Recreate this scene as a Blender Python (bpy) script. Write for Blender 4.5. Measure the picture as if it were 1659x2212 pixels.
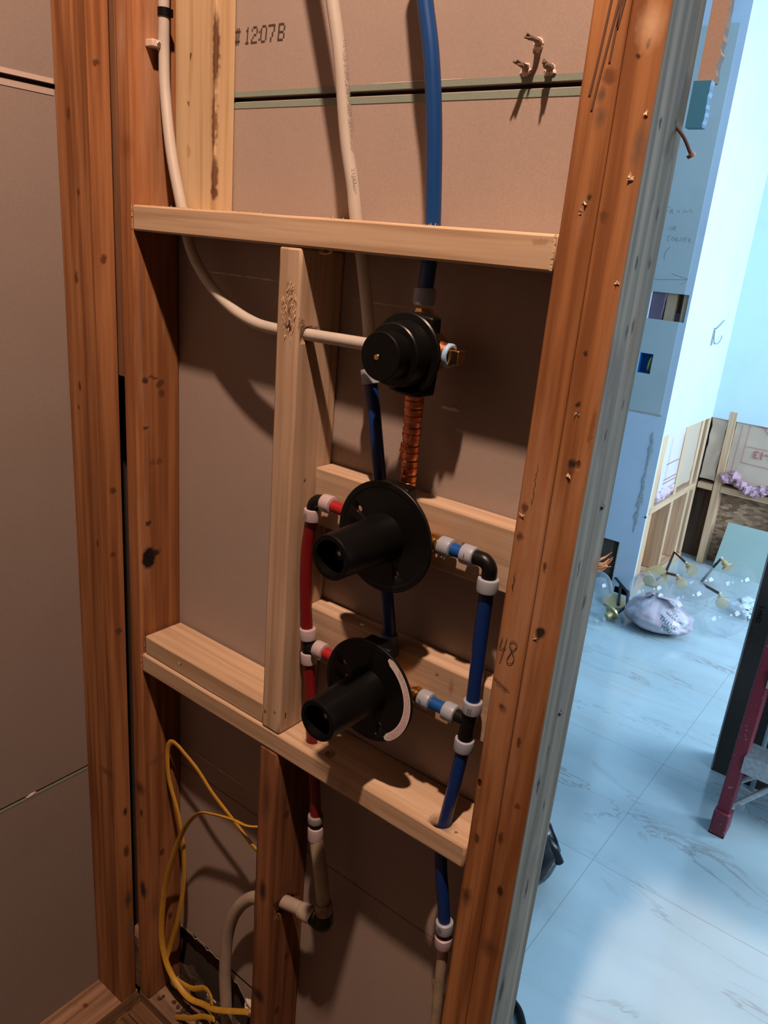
import bpy, bmesh, math, random
from mathutils import Vector, Matrix, noise
from mathutils.bvhtree import BVHTree
random.seed(7)
S = bpy.context.scene
COL = S.collection
for o in list(bpy.data.objects): bpy.data.objects.remove(o)

# ------------------------------------------------------------------ camera
CAMP = Vector((1.0949, -0.7689, 1.6953)); YAW, PITCH, ROLL, FPX = 0.6329, -0.3336, 0.0893, 1670.9
fw = Vector((-math.sin(YAW)*math.cos(PITCH), math.cos(YAW)*math.cos(PITCH), math.sin(PITCH)))
rt0 = Vector((math.cos(YAW), math.sin(YAW), 0)); up0 = rt0.cross(fw)
rt = rt0*math.cos(ROLL)+up0*math.sin(ROLL); up = -rt0*math.sin(ROLL)+up0*math.cos(ROLL)
cd = bpy.data.cameras.new('camera'); cam = bpy.data.objects.new('camera', cd); COL.objects.link(cam)
cam.matrix_world = Matrix(((rt.x, up.x, -fw.x, CAMP.x), (rt.y, up.y, -fw.y, CAMP.y), (rt.z, up.z, -fw.z, CAMP.z), (0, 0, 0, 1)))
cd.sensor_fit = 'HORIZONTAL'; cd.sensor_width = 36; cd.lens = FPX*36/1659; cd.clip_start = 0.02; cd.clip_end = 50
S.camera = cam
# ------------------------------------------------------------------ light, exposure
S.view_settings.view_transform = 'Standard'; S.view_settings.look = 'None'
S.view_settings.gamma = 1; S.view_settings.exposure = 0.0; S.view_settings.use_curve_mapping = False
w = bpy.data.worlds.new('world'); S.world = w; w.use_nodes = True
w.node_tree.nodes['Background'].inputs[0].default_value = (0.45, 0.6, 0.9, 1); w.node_tree.nodes['Background'].inputs[1].default_value = 0.02
def lamp(name, kind, loc, energy, color, **k):
    l = bpy.data.lights.new(name, kind); l.energy = energy; l.color = color
    for a, b in k.items(): setattr(l, a, b)
    o = bpy.data.objects.new(name, l); COL.objects.link(o); o.location = loc; return o
WARM = (1.0, 0.67, 0.49)
lamp('ceiling_spot', 'SPOT', (0.88, -0.69, 3.40), 295, WARM, shadow_soft_size=0.035, spot_size=math.radians(120), spot_blend=0.3)
day = lamp('window_daylight', 'AREA', (2.62, 2.98, 1.70), 118, (0.60, 0.81, 1.0), shape='RECTANGLE', size=1.2, size_y=1.45)
day.rotation_euler = (0, math.radians(90), 0)
wall_fill = lamp('far_wall_fill', 'AREA', (2.45, 0.85, 2.05), 36, (0.62, 0.81, 1.0), shape='RECTANGLE', size=0.8, size_y=0.8)  # added fill light with no window behind it, brightens the wall beyond
wall_fill.rotation_euler = Vector((-2.6, 2.15, -.35)).to_track_quat('-Z', 'Y').to_euler()

lamp('hall_downlight', 'SPOT', (1.50, 1.03, 2.80), 26, (1.0, .74, .58), shadow_soft_size=0.05, spot_size=math.radians(29), spot_blend=0.35)
# ------------------------------------------------------------------ mesh helpers
class M:
    def __init__(s): s.v = []; s.f = []
    def add(s, vs, fs):
        n = len(s.v); s.v += [Vector(v) for v in vs]; s.f += [tuple(i+n for i in f) for f in fs]; return s
    def box(s, a, b, n=(1, 1, 1), jit=0, rot=None):
        # box with n divisions per axis, surface only
        idx = {}; vs = []; fs = []
        def g(i, j, k):
            if (i, j, k) not in idx:
                p = Vector((a[0]+(b[0]-a[0])*i/n[0], a[1]+(b[1]-a[1])*j/n[1], a[2]+(b[2]-a[2])*k/n[2]))
                if jit:
                    q = p*14; p = p+Vector((noise.noise(q), noise.noise(q+Vector((9, 0, 0))), noise.noise(q+Vector((0, 7, 0)))))*jit
                idx[(i, j, k)] = len(vs); vs.append(p)
            return idx[(i, j, k)]
        nx, ny, nz = n
        for i in range(nx):
            for j in range(ny):
                fs.append((g(i, j, 0), g(i, j+1, 0), g(i+1, j+1, 0), g(i+1, j, 0)))
                fs.append((g(i, j, nz), g(i+1, j, nz), g(i+1, j+1, nz), g(i, j+1, nz)))
            for k in range(nz):
                fs.append((g(i, 0, k), g(i+1, 0, k), g(i+1, 0, k+1), g(i, 0, k+1)))
                fs.append((g(i, ny, k), g(i, ny, k+1), g(i+1, ny, k+1), g(i+1, ny, k)))
        for j in range(ny):
            for k in range(nz):
                fs.append((g(0, j, k), g(0, j, k+1), g(0, j+1, k+1), g(0, j+1, k)))
                fs.append((g(nx, j, k), g(nx, j+1, k), g(nx, j+1, k+1), g(nx, j, k+1)))
        if rot: vs = [rot @ v for v in vs]
        return s.add(vs, fs)
    def lathe(s, prof, o, ax, seg=32, caps=True):
        # prof: (distance along axis, radius)
        o = Vector(o); ax = Vector(ax).normalized(); u = ax.orthogonal().normalized(); w_ = ax.cross(u)
        vs = []; fs = []
        for d, r in prof:
            for i in range(seg):
                t = 2*math.pi*i/seg; vs.append(o+ax*d+(u*math.cos(t)+w_*math.sin(t))*r)
        for k in range(len(prof)-1):
            for i in range(seg):
                j = (i+1) % seg; fs.append((k*seg+i, k*seg+j, (k+1)*seg+j, (k+1)*seg+i))
        if caps:
            fs.append(tuple(reversed(range(seg)))); fs.append(tuple(range((len(prof)-1)*seg, len(prof)*seg)))
        return s.add(vs, fs)
    def cyl(s, p, q, r, r2=None, seg=24, ch=0.0):
        p = Vector(p); q = Vector(q); L = (q-p).length; r2 = r if r2 is None else r2
        pr = [(0, r), (L, r2)] if not ch else [(0, r-ch), (ch, r), (L-ch, r2), (L, r2-ch)]
        return s.lathe(pr, p, q-p, seg)
    def tube(s, pts, r, seg=16, sub=6, flat=None, caps=True):
        P = spline(pts, sub); n = len(P); T = []
        for i in range(n): T.append((P[min(i+1, n-1)]-P[max(i-1, 0)]).normalized())
        u = T[0].orthogonal().normalized() if flat is None else (Vector(flat[2])-T[0]*Vector(flat[2]).dot(T[0])).normalized()
        vs = []; fs = []
        for i in range(n):
            u = (u-T[i]*u.dot(T[i])).normalized(); w_ = T[i].cross(u)
            for k in range(seg):
                t = 2*math.pi*k/seg
                rr = r if not callable(r) else r(i/(n-1))
                a, b = (rr, rr) if flat is None else flat[:2]
                vs.append(P[i]+u*math.cos(t)*a+w_*math.sin(t)*b)
        for i in range(n-1):
            for k in range(seg):
                j = (k+1) % seg; fs.append((i*seg+k, i*seg+j, (i+1)*seg+j, (i+1)*seg+k))
        if caps: fs.append(tuple(reversed(range(seg)))); fs.append(tuple(range((n-1)*seg, n*seg)))
        return s.add(vs, fs)
    def sphere(s, c, r, seg=32, rings=16, a0=0.0, a1=math.pi, ax=(0, 0, 1)):
        pr = [(-r*math.cos(a0+(a1-a0)*i/rings), max(r*math.sin(a0+(a1-a0)*i/rings), 1e-4)) for i in range(rings+1)]
        return s.lathe(pr, c, ax, seg, caps=False)
    def blob(s, c, r, seed=0, amp=.3, seg=14, rings=8):
        k = M().sphere((0, 0, 0), 1, seg, rings); c = Vector(c); r = Vector(r)
        vs = []
        for v in k.v:
            q = v*(1+amp*noise.noise(v*1.7+Vector((seed, 0, 0)))+amp*.5*noise.noise(v*4.1+Vector((0, seed, 0))))
            vs.append(c+Vector((q.x*r.x, q.y*r.y, q.z*r.z)))
        return s.add(vs, k.f)
    def strip(s, pts, wd, n, th=.0002):
        # flat pen stroke along pts lying on a surface whose outward normal is n
        n = Vector(n).normalized(); P = [Vector(p)+n*th for p in pts]
        vs = []; fs = []
        for i, p in enumerate(P):
            t = (P[min(i+1, len(P)-1)]-P[max(i-1, 0)]).normalized(); b = t.cross(n)*wd/2
            vs += [p-b, p+b]
        for i in range(len(P)-1): fs.append((2*i, 2*i+1, 2*i+3, 2*i+2))
        return s.add(vs, fs)
    def prism(s, poly, o, u, v, d):
        # polygon (2d list) in plane o,u,v extruded by vector d
        o = Vector(o); u = Vector(u); v = Vector(v); d = Vector(d); n = len(poly)
        a = [o+u*x+v*y for x, y in poly]; b = [p+d for p in a]
        fs = [tuple(range(n)), tuple(reversed(range(n, 2*n)))]+[(i, i+n, (i+1) % n+n, (i+1) % n) for i in range(n)]
        return s.add(a+b, fs)
    def build(s, name, mat, parent=None, org=None, smooth=True, bevel=0, seg=2, ang=35, fmat=None):
        me = bpy.data.meshes.new(name)
        if org is None:
            if parent is not None: org = Vector(parent.location)
            else:
                lo = [min(v[i] for v in s.v) for i in range(3)]; hi = [max(v[i] for v in s.v) for i in range(3)]
                org = Vector(((lo[0]+hi[0])/2, (lo[1]+hi[1])/2, lo[2]))
        org = Vector(org)
        me.from_pydata([v-org for v in s.v], [], s.f)
        bm = bmesh.new(); bm.from_mesh(me); bmesh.ops.recalc_face_normals(bm, faces=bm.faces); bm.to_mesh(me); bm.free()
        me.materials.append(mat)
        if fmat:
            me.materials.append(fmat[1])
            for p in me.polygons:
                if p.normal.dot(Vector(fmat[0])) > .9: p.material_index = 1
        if smooth:
            for p in me.polygons: p.use_smooth = True
            try: me.set_sharp_from_angle(angle=math.radians(ang))
            except Exception: pass
        o = bpy.data.objects.new(name, me); COL.objects.link(o)
        if parent is not None:
            o.parent = parent
            o.location = org-world_loc(parent)
        else: o.location = org
        if bevel:
            b = o.modifiers.new('bevel', 'BEVEL'); b.width = bevel; b.segments = seg; b.limit_method = 'ANGLE'; b.angle_limit = math.radians(50)
        return o
def world_loc(o):
    p = Vector(o.location)
    while o.parent is not None: o = o.parent; p = p+Vector(o.location)
    return p
def spline(pts, sub=6):
    P = [Vector(p) for p in pts]
    if len(P) < 3 or sub < 2: return P
    out = []
    for i in range(len(P)-1):
        a = P[i-1] if i else P[0]*2-P[1]; b = P[i]; c = P[i+1]; d = P[i+2] if i+2 < len(P) else P[-1]*2-P[-2]
        for k in range(sub):
            t = k/sub
            out.append(.5*((2*b)+(c-a)*t+(2*a-5*b+4*c-d)*t*t+(3*b-a-3*c+d)*t**3))
    out.append(P[-1]); return out
def tag(o, label, cat, group=None, kind=None):
    o['label'] = label; o['category'] = cat
    if group: o['group'] = group
    if kind: o['kind'] = kind
    return o
def thing(name, label, cat, loc, group=None):
    o = bpy.data.objects.new(name, None); o.empty_display_size = .05; COL.objects.link(o); o.location = loc
    return tag(o, label, cat, group)
def part(m, name, mat, par, **k):
    lab = k.pop('label', None)
    o = m.build(name, mat, par, org=world_loc(par), **k)
    if lab: o['label'] = lab
    return o
def struct(o): o['kind'] = 'structure'; return o
def cut(o, cutters):
    # drill real holes
    for c in cutters:
        md = o.modifiers.new('hole', 'BOOLEAN'); md.object = c; md.solver = 'EXACT'
    bpy.context.view_layer.update()
    dg = bpy.context.evaluated_depsgraph_get()
    me = bpy.data.meshes.new_from_object(o.evaluated_get(dg), preserve_all_data_layers=True, depsgraph=dg)
    o.modifiers.clear(); o.data = me
    for c in cutters: bpy.data.objects.remove(c)
def textmesh(body, size, o, xd, yd, n=None, th=.0003, shear=0, align='LEFT', space=1.0, sx=1.0, bold=0):
    cu = bpy.data.curves.new('t', 'FONT'); cu.body = body; cu.size = 1; cu.align_x = align; cu.shear = shear; cu.space_character = space; cu.offset = bold; cu.resolution_u = 2
    t = bpy.data.objects.new('t', cu); me = bpy.data.meshes.new_from_object(t)
    xd = Vector(xd).normalized(); yd = Vector(yd).normalized(); n = Vector(n) if n else xd.cross(yd); o = Vector(o)
    vs = [o+xd*v.co.x*size*sx+yd*v.co.y*size+n*th for v in me.vertices]; fs = [tuple(p.vertices) for p in me.polygons]
    bpy.data.objects.remove(t); bpy.data.curves.remove(cu); bpy.data.meshes.remove(me)
    return vs, fs

# ------------------------------------------------------------------ materials
class N:
    def __init__(s, name):
        s.m = bpy.data.materials.new(name); s.m.use_nodes = True; s.t = s.m.node_tree; s.b = s.t.nodes['Principled BSDF']
    def n(s, typ, **k):
        x = s.t.nodes.new(typ)
        for a, b in k.items():
            if a.startswith('i_'):
                key = a[2:]; x.inputs[int(key) if key.isdigit() else key].default_value = b
            else: setattr(x, a, b)
        return x
    def l(s, a, b): s.t.links.new(a, b)
    def pos(s, sc, off=(0, 0, 0)):
        g = s.n('ShaderNodeNewGeometry'); a = s.n('ShaderNodeVectorMath', operation='MULTIPLY'); s.l(g.outputs['Position'], a.inputs[0]); a.inputs[1].default_value = sc
        b = s.n('ShaderNodeVectorMath', operation='ADD'); s.l(a.outputs[0], b.inputs[0]); b.inputs[1].default_value = off; return b.outputs[0]
    def noise(s, sc, scale=1, detail=3, off=(0, 0, 0), rough=.55):
        x = s.n('ShaderNodeTexNoise'); x.inputs['Scale'].default_value = scale; x.inputs['Detail'].default_value = detail; x.inputs['Roughness'].default_value = rough
        s.l(s.pos(sc, off), x.inputs['Vector']); return x.outputs['Fac']
    def ramp(s, f, stops, interp='LINEAR'):
        r = s.n('ShaderNodeValToRGB'); r.color_ramp.interpolation = interp; e = r.color_ramp.elements
        while len(e) < len(stops): e.new(.5)
        for i, (p, c) in enumerate(stops): e[i].position = p; e[i].color = tuple(c)+(1,) if len(c) == 3 else c
        s.l(f, r.inputs[0]); return r.outputs[0]
    def mix(s, f, a, b, mode='MIX'):
        x = s.n('ShaderNodeMix', data_type='RGBA', blend_type=mode)
        for sock, v in ((x.inputs[0], f), (x.inputs[6], a), (x.inputs[7], b)):
            if hasattr(v, 'links'): s.l(v, sock)
            elif isinstance(v, (int, float)): sock.default_value = v
            else: sock.default_value = tuple(v)+(1,) if len(v) == 3 else v
        return x.outputs[2]
    def spot(s, vec, c, r, soft=.25):
        a = s.n('ShaderNodeVectorMath', operation='SUBTRACT'); s.l(vec, a.inputs[0]); a.inputs[1].default_value = c
        b = s.n('ShaderNodeVectorMath', operation='DIVIDE'); s.l(a.outputs[0], b.inputs[0]); b.inputs[1].default_value = r
        d = s.n('ShaderNodeVectorMath', operation='LENGTH'); s.l(b.outputs[0], d.inputs[0])
        m = s.n('ShaderNodeMapRange'); s.l(d.outputs['Value'], m.inputs[0]); m.inputs[1].default_value = 1; m.inputs[2].default_value = 1-soft; return m.outputs[0]
    def bump(s, h, st=.3, d=.001, prev=None):
        x = s.n('ShaderNodeBump'); x.inputs['Strength'].default_value = st; x.inputs['Distance'].default_value = d; s.l(h, x.inputs['Height'])
        if prev: s.l(prev, x.inputs['Normal'])
        return x.outputs[0]
    def done(s, col=None, rough=.5, metal=0, normal=None, spec=None):
        if col is not None:
            if hasattr(col, 'links'): s.l(col, s.b.inputs['Base Color'])
            else: s.b.inputs['Base Color'].default_value = tuple(col)+(1,)
        s.b.inputs['Roughness'].default_value = rough; s.b.inputs['Metallic'].default_value = metal
        if spec is not None: s.b.inputs['Specular IOR Level'].default_value = spec
        if normal: s.l(normal, s.b.inputs['Normal'])
        return s.m
def wood(name, c1, c2, axis='Z', spots=(), ding=.0, seed=0, rough=.75, stain=None, pale=None, fine=1.0, dim=.80):
    c1 = [v*dim for v in c1]; c2 = [v*dim for v in c2]
    k = N(name); sc = [60, 60, 60]; sc[('X', 'Y', 'Z').index(axis)] = 2.2; sc2 = [9, 9, 9]; sc2[('X', 'Y', 'Z').index(axis)] = .9
    off = (seed*3.1, seed*1.7, seed*2.3)
    g1 = k.noise(sc, 1.0, 3, off); g2 = k.noise(sc2, 1.6, 3, off)
    mid = [(a+b)/2 for a, b in zip(c1, c2)]
    c = k.ramp(g1, [(.38, [v*.86 for v in c1]), (.50, mid), (.62, c2)])
    c = k.mix(k.ramp(g2, [(.35, (0, 0, 0)), (.7, (.55, .55, .55))]), c, [x*.72 for x in c1], 'MIX')
    if pale: c = k.mix(k.ramp(k.noise([v*.55 for v in sc2], 2, 5, (seed, 5, 1), .7), [(.53, (0, 0, 0)), (.68, (.5, .5, .5))]), c, pale)
    if stain: c = k.mix(k.ramp(k.noise((7, 7, 3.0), 1.4, 5, (seed+3, 0, 0), .65), [(.56, (0, 0, 0)), (.70, (.85, .85, .85))]), c, stain)
    gp = k.n('ShaderNodeNewGeometry').outputs['Position']
    nz = k.n('ShaderNodeTexNoise'); nz.inputs['Scale'].default_value = 130; nz.inputs['Detail'].default_value = 3; k.l(gp, nz.inputs['Vector'])
    sub = k.n('ShaderNodeVectorMath', operation='SUBTRACT'); k.l(nz.outputs['Color'], sub.inputs[0]); sub.inputs[1].default_value = (.5, .5, .5)
    mul = k.n('ShaderNodeVectorMath', operation='MULTIPLY_ADD'); k.l(sub.outputs[0], mul.inputs[0]); mul.inputs[1].default_value = (.007, .007, .010); k.l(gp, mul.inputs[2])
    for sp in spots:
        cc, rr, col = sp[:3]; st = sp[3] if len(sp) > 3 else .9
        f = k.spot(mul.outputs[0], cc, rr, sp[4] if len(sp) > 4 else .4)
        m = k.n('ShaderNodeMath', operation='MULTIPLY'); k.l(f, m.inputs[0]); m.inputs[1].default_value = st
        c = k.mix(m.outputs[0], c, col)
    h = g1
    nrm = k.bump(g1, .35*fine, .0012)
    if ding:
        v = k.n('ShaderNodeTexVoronoi'); s2 = [34, 34, 34]; s2[('X', 'Y', 'Z').index(axis)] = 17; k.l(k.pos(s2, off), v.inputs['Vector']); v.inputs['Scale'].default_value = 1
        a = k.ramp(v.outputs['Distance'], [(.06, (1, 1, 1)), (.13, (0, 0, 0))])
        sx = k.n('ShaderNodeSeparateColor'); k.l(v.outputs['Color'], sx.inputs[0]); b = k.ramp(sx.outputs[0], [(1-ding, (0, 0, 0)), (1-ding+.01, (1, 1, 1))])
        f = k.mix(1.0, a, b, 'MULTIPLY'); c = k.mix(f, c, [x*.18 for x in c1]); nrm = k.bump(f, -.8, .002, nrm) if False else k.bump(k.mix(1.0, (1, 1, 1), f, 'SUBTRACT'), .8, .002, nrm)
        rg = k.noise([v*1.7 for v in sc2], 3, 6, (seed, 2, 9), .7); nrm = k.bump(rg, .35, .003, nrm)
    return k.done(c, rough, normal=nrm, spec=.25)
def paper(name, c, seed=0, var=.06):
    k = N(name); a = k.noise((420, 420, 420), 1, 2, (seed, 0, 0)); b = k.noise((5, 5, 5), 1, 4, (seed, 1, 0))
    col = k.ramp(a, [(.3, [x*(1-var) for x in c]), (.7, [x*(1+var) for x in c])])
    col = k.mix(k.ramp(b, [(.45, (0, 0, 0)), (.75, (.35, .35, .35))]), col, [x*.8 for x in c])
    return k.done(col, .92, normal=k.bump(a, .10, .0004), spec=.12)
def plain(name, c, rough=.5, metal=0, bump=0, spec=None, var=0, sc=80):
    k = N(name); nrm = None; col = c
    a = k.noise((sc, sc, sc), 1, 3)
    if bump: nrm = k.bump(a, bump, .001)
    col = k.ramp(a, [(.3, [x*(1-var) for x in c]), (.7, [min(1, x*(1+var)) for x in c])]) if var else c
    return k.done(col, rough, metal, nrm, spec)
BLK = (.012, .008, .006); DKB = (.06, .028, .014)
KR = (.350, .276, .238)
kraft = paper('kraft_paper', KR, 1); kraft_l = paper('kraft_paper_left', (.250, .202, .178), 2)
green_edge = paper('green_tapered_paper', (.22, .27, .225), 3)
gyps = plain('gypsum_core', (.62, .52, .47), .95, bump=.5)
newc = ((.60, .40, .245), (.71, .52, .355))
wX = wood('fresh_spruce_crosswise', newc[0], newc[1], 'X', [((.70, 0, 1.71), (.012, .01, .004), (.30, .19, .11), .6)], 0, 1)
flatw = wood('fresh_spruce_upper_backer', (.62, .41, .22), (.72, .53, .32), 'Z', [
    ((.128, .051, 1.93), (.006, .01, .06), (.10, .04, .018), .95), ((.127, .051, 1.84), (.0045, .01, .05), (.14, .055, .022), .9), ((.128, .051, 1.77), (.006, .01, .03), (.12, .05, .02), .9),
    ((.128, .051, 1.745), (.007, .01, .012), (.10, .04, .018), .9), ((.0755, .051, 1.925), (.0025, .01, .006), DKB, .9), ((.071, .051, 1.865), (.003, .01, .004), DKB, .8), ((.07, .051, 1.80), (.006, .01, .012), (.40, .22, .1), .6)], 0, 2)
middw = wood('fresh_spruce_middle', (.58, .39, .25), (.69, .50, .36), 'Z', [
    ((.343, 0, 1.606), (.015, .02, .040), (.36, .20, .11), .75, .95), ((.340, 0, 1.628), (.003, .02, .010), (.12, .05, .02), .9, .7), ((.348, 0, 1.618), (.003, .02, .012), (.12, .05, .02), .85, .7), ((.345, 0, 1.600), (.004, .02, .009), (.10, .045, .02), .9, .7), ((.337, 0, 1.607), (.003, .02, .006), (.2, .09, .04), .8, .7), ((.346, 0, 1.583), (.010, .02, .012), (.17, .08, .04), .85, .8), ((.344, 0, 1.577), (.007, .02, .008), (.05, .02, .01), .95),
    ((.342, 0, 1.62), (.006, .02, .012), (.20, .10, .05), .8, .8), ((.345, .01, 1.50), (.018, .05, .05), (.47, .29, .17), .5, .9), ((.361, .03, 1.36), (.004, .003, .004), DKB, .8),
    ((.329, 0, .965), (.0018, .01, .006), DKB, .95), ((.350, 0, .972), (.003, .01, .003), (.2, .12, .07), .9), ((.361, .014, .966), (.004, .0025, .009), DKB, .85), ((.35, 0, 1.30), (.004, .01, .003), (.4, .2, .1), .6), ((.361, .02, 1.20), (.01, .006, .022), (.42, .25, .14), .6, .9)], 0, 3)
sillw = wood('fresh_spruce_sill', newc[0], (.71, .51, .36), 'X', [((.452, .022, .935), (.011, .012, .02), (.20, .12, .075), .85), ((.448, .02, .935), (.005, .006, .01), (.12, .07, .04), .6),
    ((.50, 0, .915), (.012, .01, .015), (.42, .24, .13), .7, .7), ((.545, 0, .905), (.03, .01, .006), (.40, .21, .1), .6, .8), ((.692, .015, .935), (.003, .003, .01), (.16, .09, .05), .9)], 0, 4)
piecew = wood('fresh_spruce_short_piece', newc[0], (.70, .50, .34), 'X', [((.11, .0055, .955), (.003, .01, .0025), DKB, .9), ((.105, .0055, .957), (.004, .01, .003), (.75, .6, .5), .7)], 0, 5)
blockw = wood('fresh_spruce_backing', (.60, .41, .27), (.71, .53, .38), 'X', [((.627, .051, 1.335), (.0035, .01, .0035), DKB, .95), ((.665, .051, 1.318), (.004, .01, .004), DKB, .8), ((.645, .051, 1.352), (.05, .01, .02), (.46, .29, .18), .6, .8),
    ((.635, .051, 1.125), (.006, .01, .016), (.28, .14, .07), .75, .8), ((.61, .051, 1.135), (.003, .01, .003), DKB, .7)], 0, 6)
o1, o2 = (.285, .105, .036), (.50, .225, .092)
def K(x, y, z, a=.006, b=.012, c=(.07, .025, .012), s=.85): return ((x, y, z), (a, max(a, .008), b), c, s, .5)
s1w = wood('aged_fir_corner', o1, o2, 'Z', [K(-.092, -.0445, 1.839, .006, .012), K(-.074, -.0445, 1.729, .004, .008), K(-.094, -.0445, 1.424, .005, .010), K(-.101, -.0445, 1.387, .004, .006), K(-.038, -.03, 1.907, .006, .005), K(-.038, -.028, 1.634, .003, .009),
    ((-.038, -.022, .974), (.01, .009, .008), (.05, .03, .018), .85, .7), K(-.038, -.028, 1.13, .003, .006), K(-.038, -.025, 1.25, .003, .008), ((-.06, -.0445, .66), (.03, .01, .012), (.10, .035, .015), .6, .8), ((-.038, -.02, .33), (.012, .012, .03), (.03, .03, .03), .8, .8), ((-.038, -.02, .56), (.012, .006, .013), BLK, .9, .6),
    K(-.038, -.02, .46, .004, .02), ((-.038, -.02, .25), (.012, .014, .04), (.14, .11, .09), .6, .9), K(-.09, -.0445, 1.60), K(-.06, -.0445, 1.15, .004, .009)], .02, 11, .8)
s2w = wood('aged_fir_left', o1, (.47, .20, .08), 'Z', [((0, .019, 1.123), (.02, .016, .024), (.006, .004, .003), 1.0, .3), ((0, .033, 1.129), (.02, .014, .008), (.015, .006, .004), .95, .6), K(0, .05, 1.42, .004, .008), K(0, .018, 1.364, .005, .004, BLK), K(0, .02, 1.19, .004, .005, BLK), K(0, .018, 1.445, .005, .006, BLK),
    K(0, .045, 1.30, .004, .008, (.12, .045, .02)), K(0, .03, 1.45, .003, .003), K(0, .038, 1.447, .003, .003), K(0, .05, 1.44, .003, .005), K(0, .046, 1.435, .003, .007), K(0, .03, 1.30, .005, .006, (.14, .05, .02)), ((-.012, 0, 1.80), (.018, .012, .025), (.14, .05, .02), .6, .9), ((-.015, 0, .62), (.02, .01, .02), (.03, .015, .01), .8, .8),
    ((-.012, 0, .36), (.014, .014, .03), BLK, .9, .6), ((-.012, 0, .56), (.006, .01, .012), BLK, .8), ((0, .02, .3), (.02, .02, .05), (.12, .07, .05), .6, .9), ((0, .03, .68), (.02, .03, .014), (.16, .06, .03), .6, .8), K(0, .06, .25), K(0, .04, .44), ((-.018, 0, 1.95), (.01, .01, .05), (.42, .27, .18), .6, .9)], .03, 12, .8, pale=(.45, .28, .19))
oldw = wood('aged_fir_lower_stub', (.20, .075, .03), (.36, .15, .065), 'Z', [((.34, 0, .60), (.012, .02, .03), BLK, .85, .7), ((.34, 0, .35), (.02, .02, .02), BLK, .85, .7), ((.34, 0, .24), (.012, .02, .06), (.30, .2, .14), .6, .9), ((.34, 0, .80), (.015, .012, .06), (.05, .02, .012), .7, .9), K(.361, .03, .76), K(.361, .05, .42), K(.361, .03, .30), ((.361, .035, .59), (.02, .028, .03), (.10, .04, .02), .5, .9)], .05, 13, .8)
PK = [K(.747, 0, 1.860, .0085, .009, (.13, .045, .018), .8), ((.742, 0, 1.845), (.006, .01, .009), (.08, .05, .035), .7, .8), ((.744, 0, 1.826), (.009, .01, .014), (.10, .06, .04), .7, .9), K(.7646, 0, 1.737, .006, .008, (.10, .04, .018)), ((.766, 0, 1.725), (.009, .01, .02), (.20, .075, .03), .6, .9),
    K(.746, 0, 1.754, .003, .005, BLK), ((.7425, 0, 1.735), (.006, .01, .03), (.34, .19, .11), .4, .9), K(.775, 0, 1.488, .006, .007, BLK, .95), ((.774, 0, 1.478), (.006, .01, .012), (.12, .04, .018), .8, .8), K(.769, 0, 1.605, .003, .005, BLK), K(.771, 0, 1.552, .004, .004, BLK), K(.772, 0, 1.283, .008, .009, BLK, .95), K(.767, 0, 1.274, .005, .004, BLK, .95), K(.764, 0, 1.364, .003, .008),
    K(.728, 0, 1.425, .005, .007, (.09, .035, .018)), K(.727, 0, 1.39, .005, .008, (.09, .035, .018)), ((.728, 0, 1.33), (.001, .01, .018), BLK, .9), ((.736, 0, 1.455), (.001, .01, .035), (.1, .04, .02), .8), ((.739, 0, 1.165), (.008, .01, .008), (.13, .05, .025), .8, .6), ((.737, 0, 1.166), (.004, .01, .004), (.06, .03, .02), .8, .6),
    K(.78, 0, 1.885, .003, .005, BLK), K(.7715, 0, 1.875, .003, .004, BLK), ((.779, 0, 1.90), (.016, .01, .025), (.62, .42, .27), .7, .9), ((.787, 0, 1.80), (.008, .01, .03), (.12, .08, .06), .7, .8), K(.765, 0, .98, .005, .012), K(.732, 0, .96, .005, .009), K(.78, 0, 1.04, .006, .006, (.1, .04, .02)), ((.73, 0, .86), (.01, .01, .02), BLK, .7, .8), ((.775, 0, .80), (.02, .01, .02), (.09, .04, .02), .7, .8), K(.768, 0, 1.13, .003, .009), K(.79, 0, 1.53, .003, .03, (.2, .08, .03)), K(.776, 0, .90, .006, .01, BLK)]
postw = wood('aged_fir_post', (.31, .115, .038), (.52, .235, .090), 'Z', PK, 0.02, 14, .75, pale=(.52, .30, .18))
def G(y, z, a=.003, b=.008, c=(.035, .02, .016), s=.9): return ((.795, y, z), (.02, a, b), c, s, .5)
greyw = wood('weathered_grey_fir', (.17, .135, .095), (.30, .24, .175), 'Z', [G(.0239, 1.824, .0035, .007), G(.062, 1.86, .003, .02, (.12, .12, .13)), G(.064, 1.83, .0035, .006), G(.028, 1.697, .0035, .009, (.02, .01, .006)), G(.0646, 1.698, .0045, .008, (.06, .025, .01)), G(.058, 1.432, .003, .007), G(.022, 1.365, .003, .015, BLK), G(.0588, 1.312, .006, .012, (.07, .04, .02)), G(.071, 1.3537, .008, .015, (.25, .12, .05)),
    G(.0475, 1.1624, .004, .007, (.02, .02, .03)), G(.018, 1.07, .0045, .018, BLK), G(.0432, .885, .005, .022), G(.02, .72, .008, .03), G(.06, 1.62, .014, .06, (.17, .10, .055), .6), G(.035, 1.63, .004, .01), G(.05, 1.635, .005, .01), G(.03, 1.52, .003, .008), G(.065, 1.55, .003, .008), G(.04, 1.76, .004, .01, (.12, .08, .05)), G(.06, 1.745, .003, .01), G(.05, 1.21, .02, .05, (.14, .11, .10), .55), G(.03, .80, .02, .05, (.12, .09, .07), .5), G(.05, 1.02, .003, .012), G(.03, 1.115, .004, .014, (.06, .04, .03))], .02, 15, .85, stain=(.12, .09, .07))
platew = wood('aged_plate', (.24, .13, .075), (.40, .23, .14), 'Y', [K(-.09, -.1, .053, .008, .01), K(-.07, -.15, .053, .006, .01)], .1, 16, .85, stain=(.10, .06, .04))
platex = wood('aged_plate_dusty', (.20, .11, .065), (.36, .22, .14), 'X', [], .1, 17, .85, stain=(.08, .05, .035))
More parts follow.
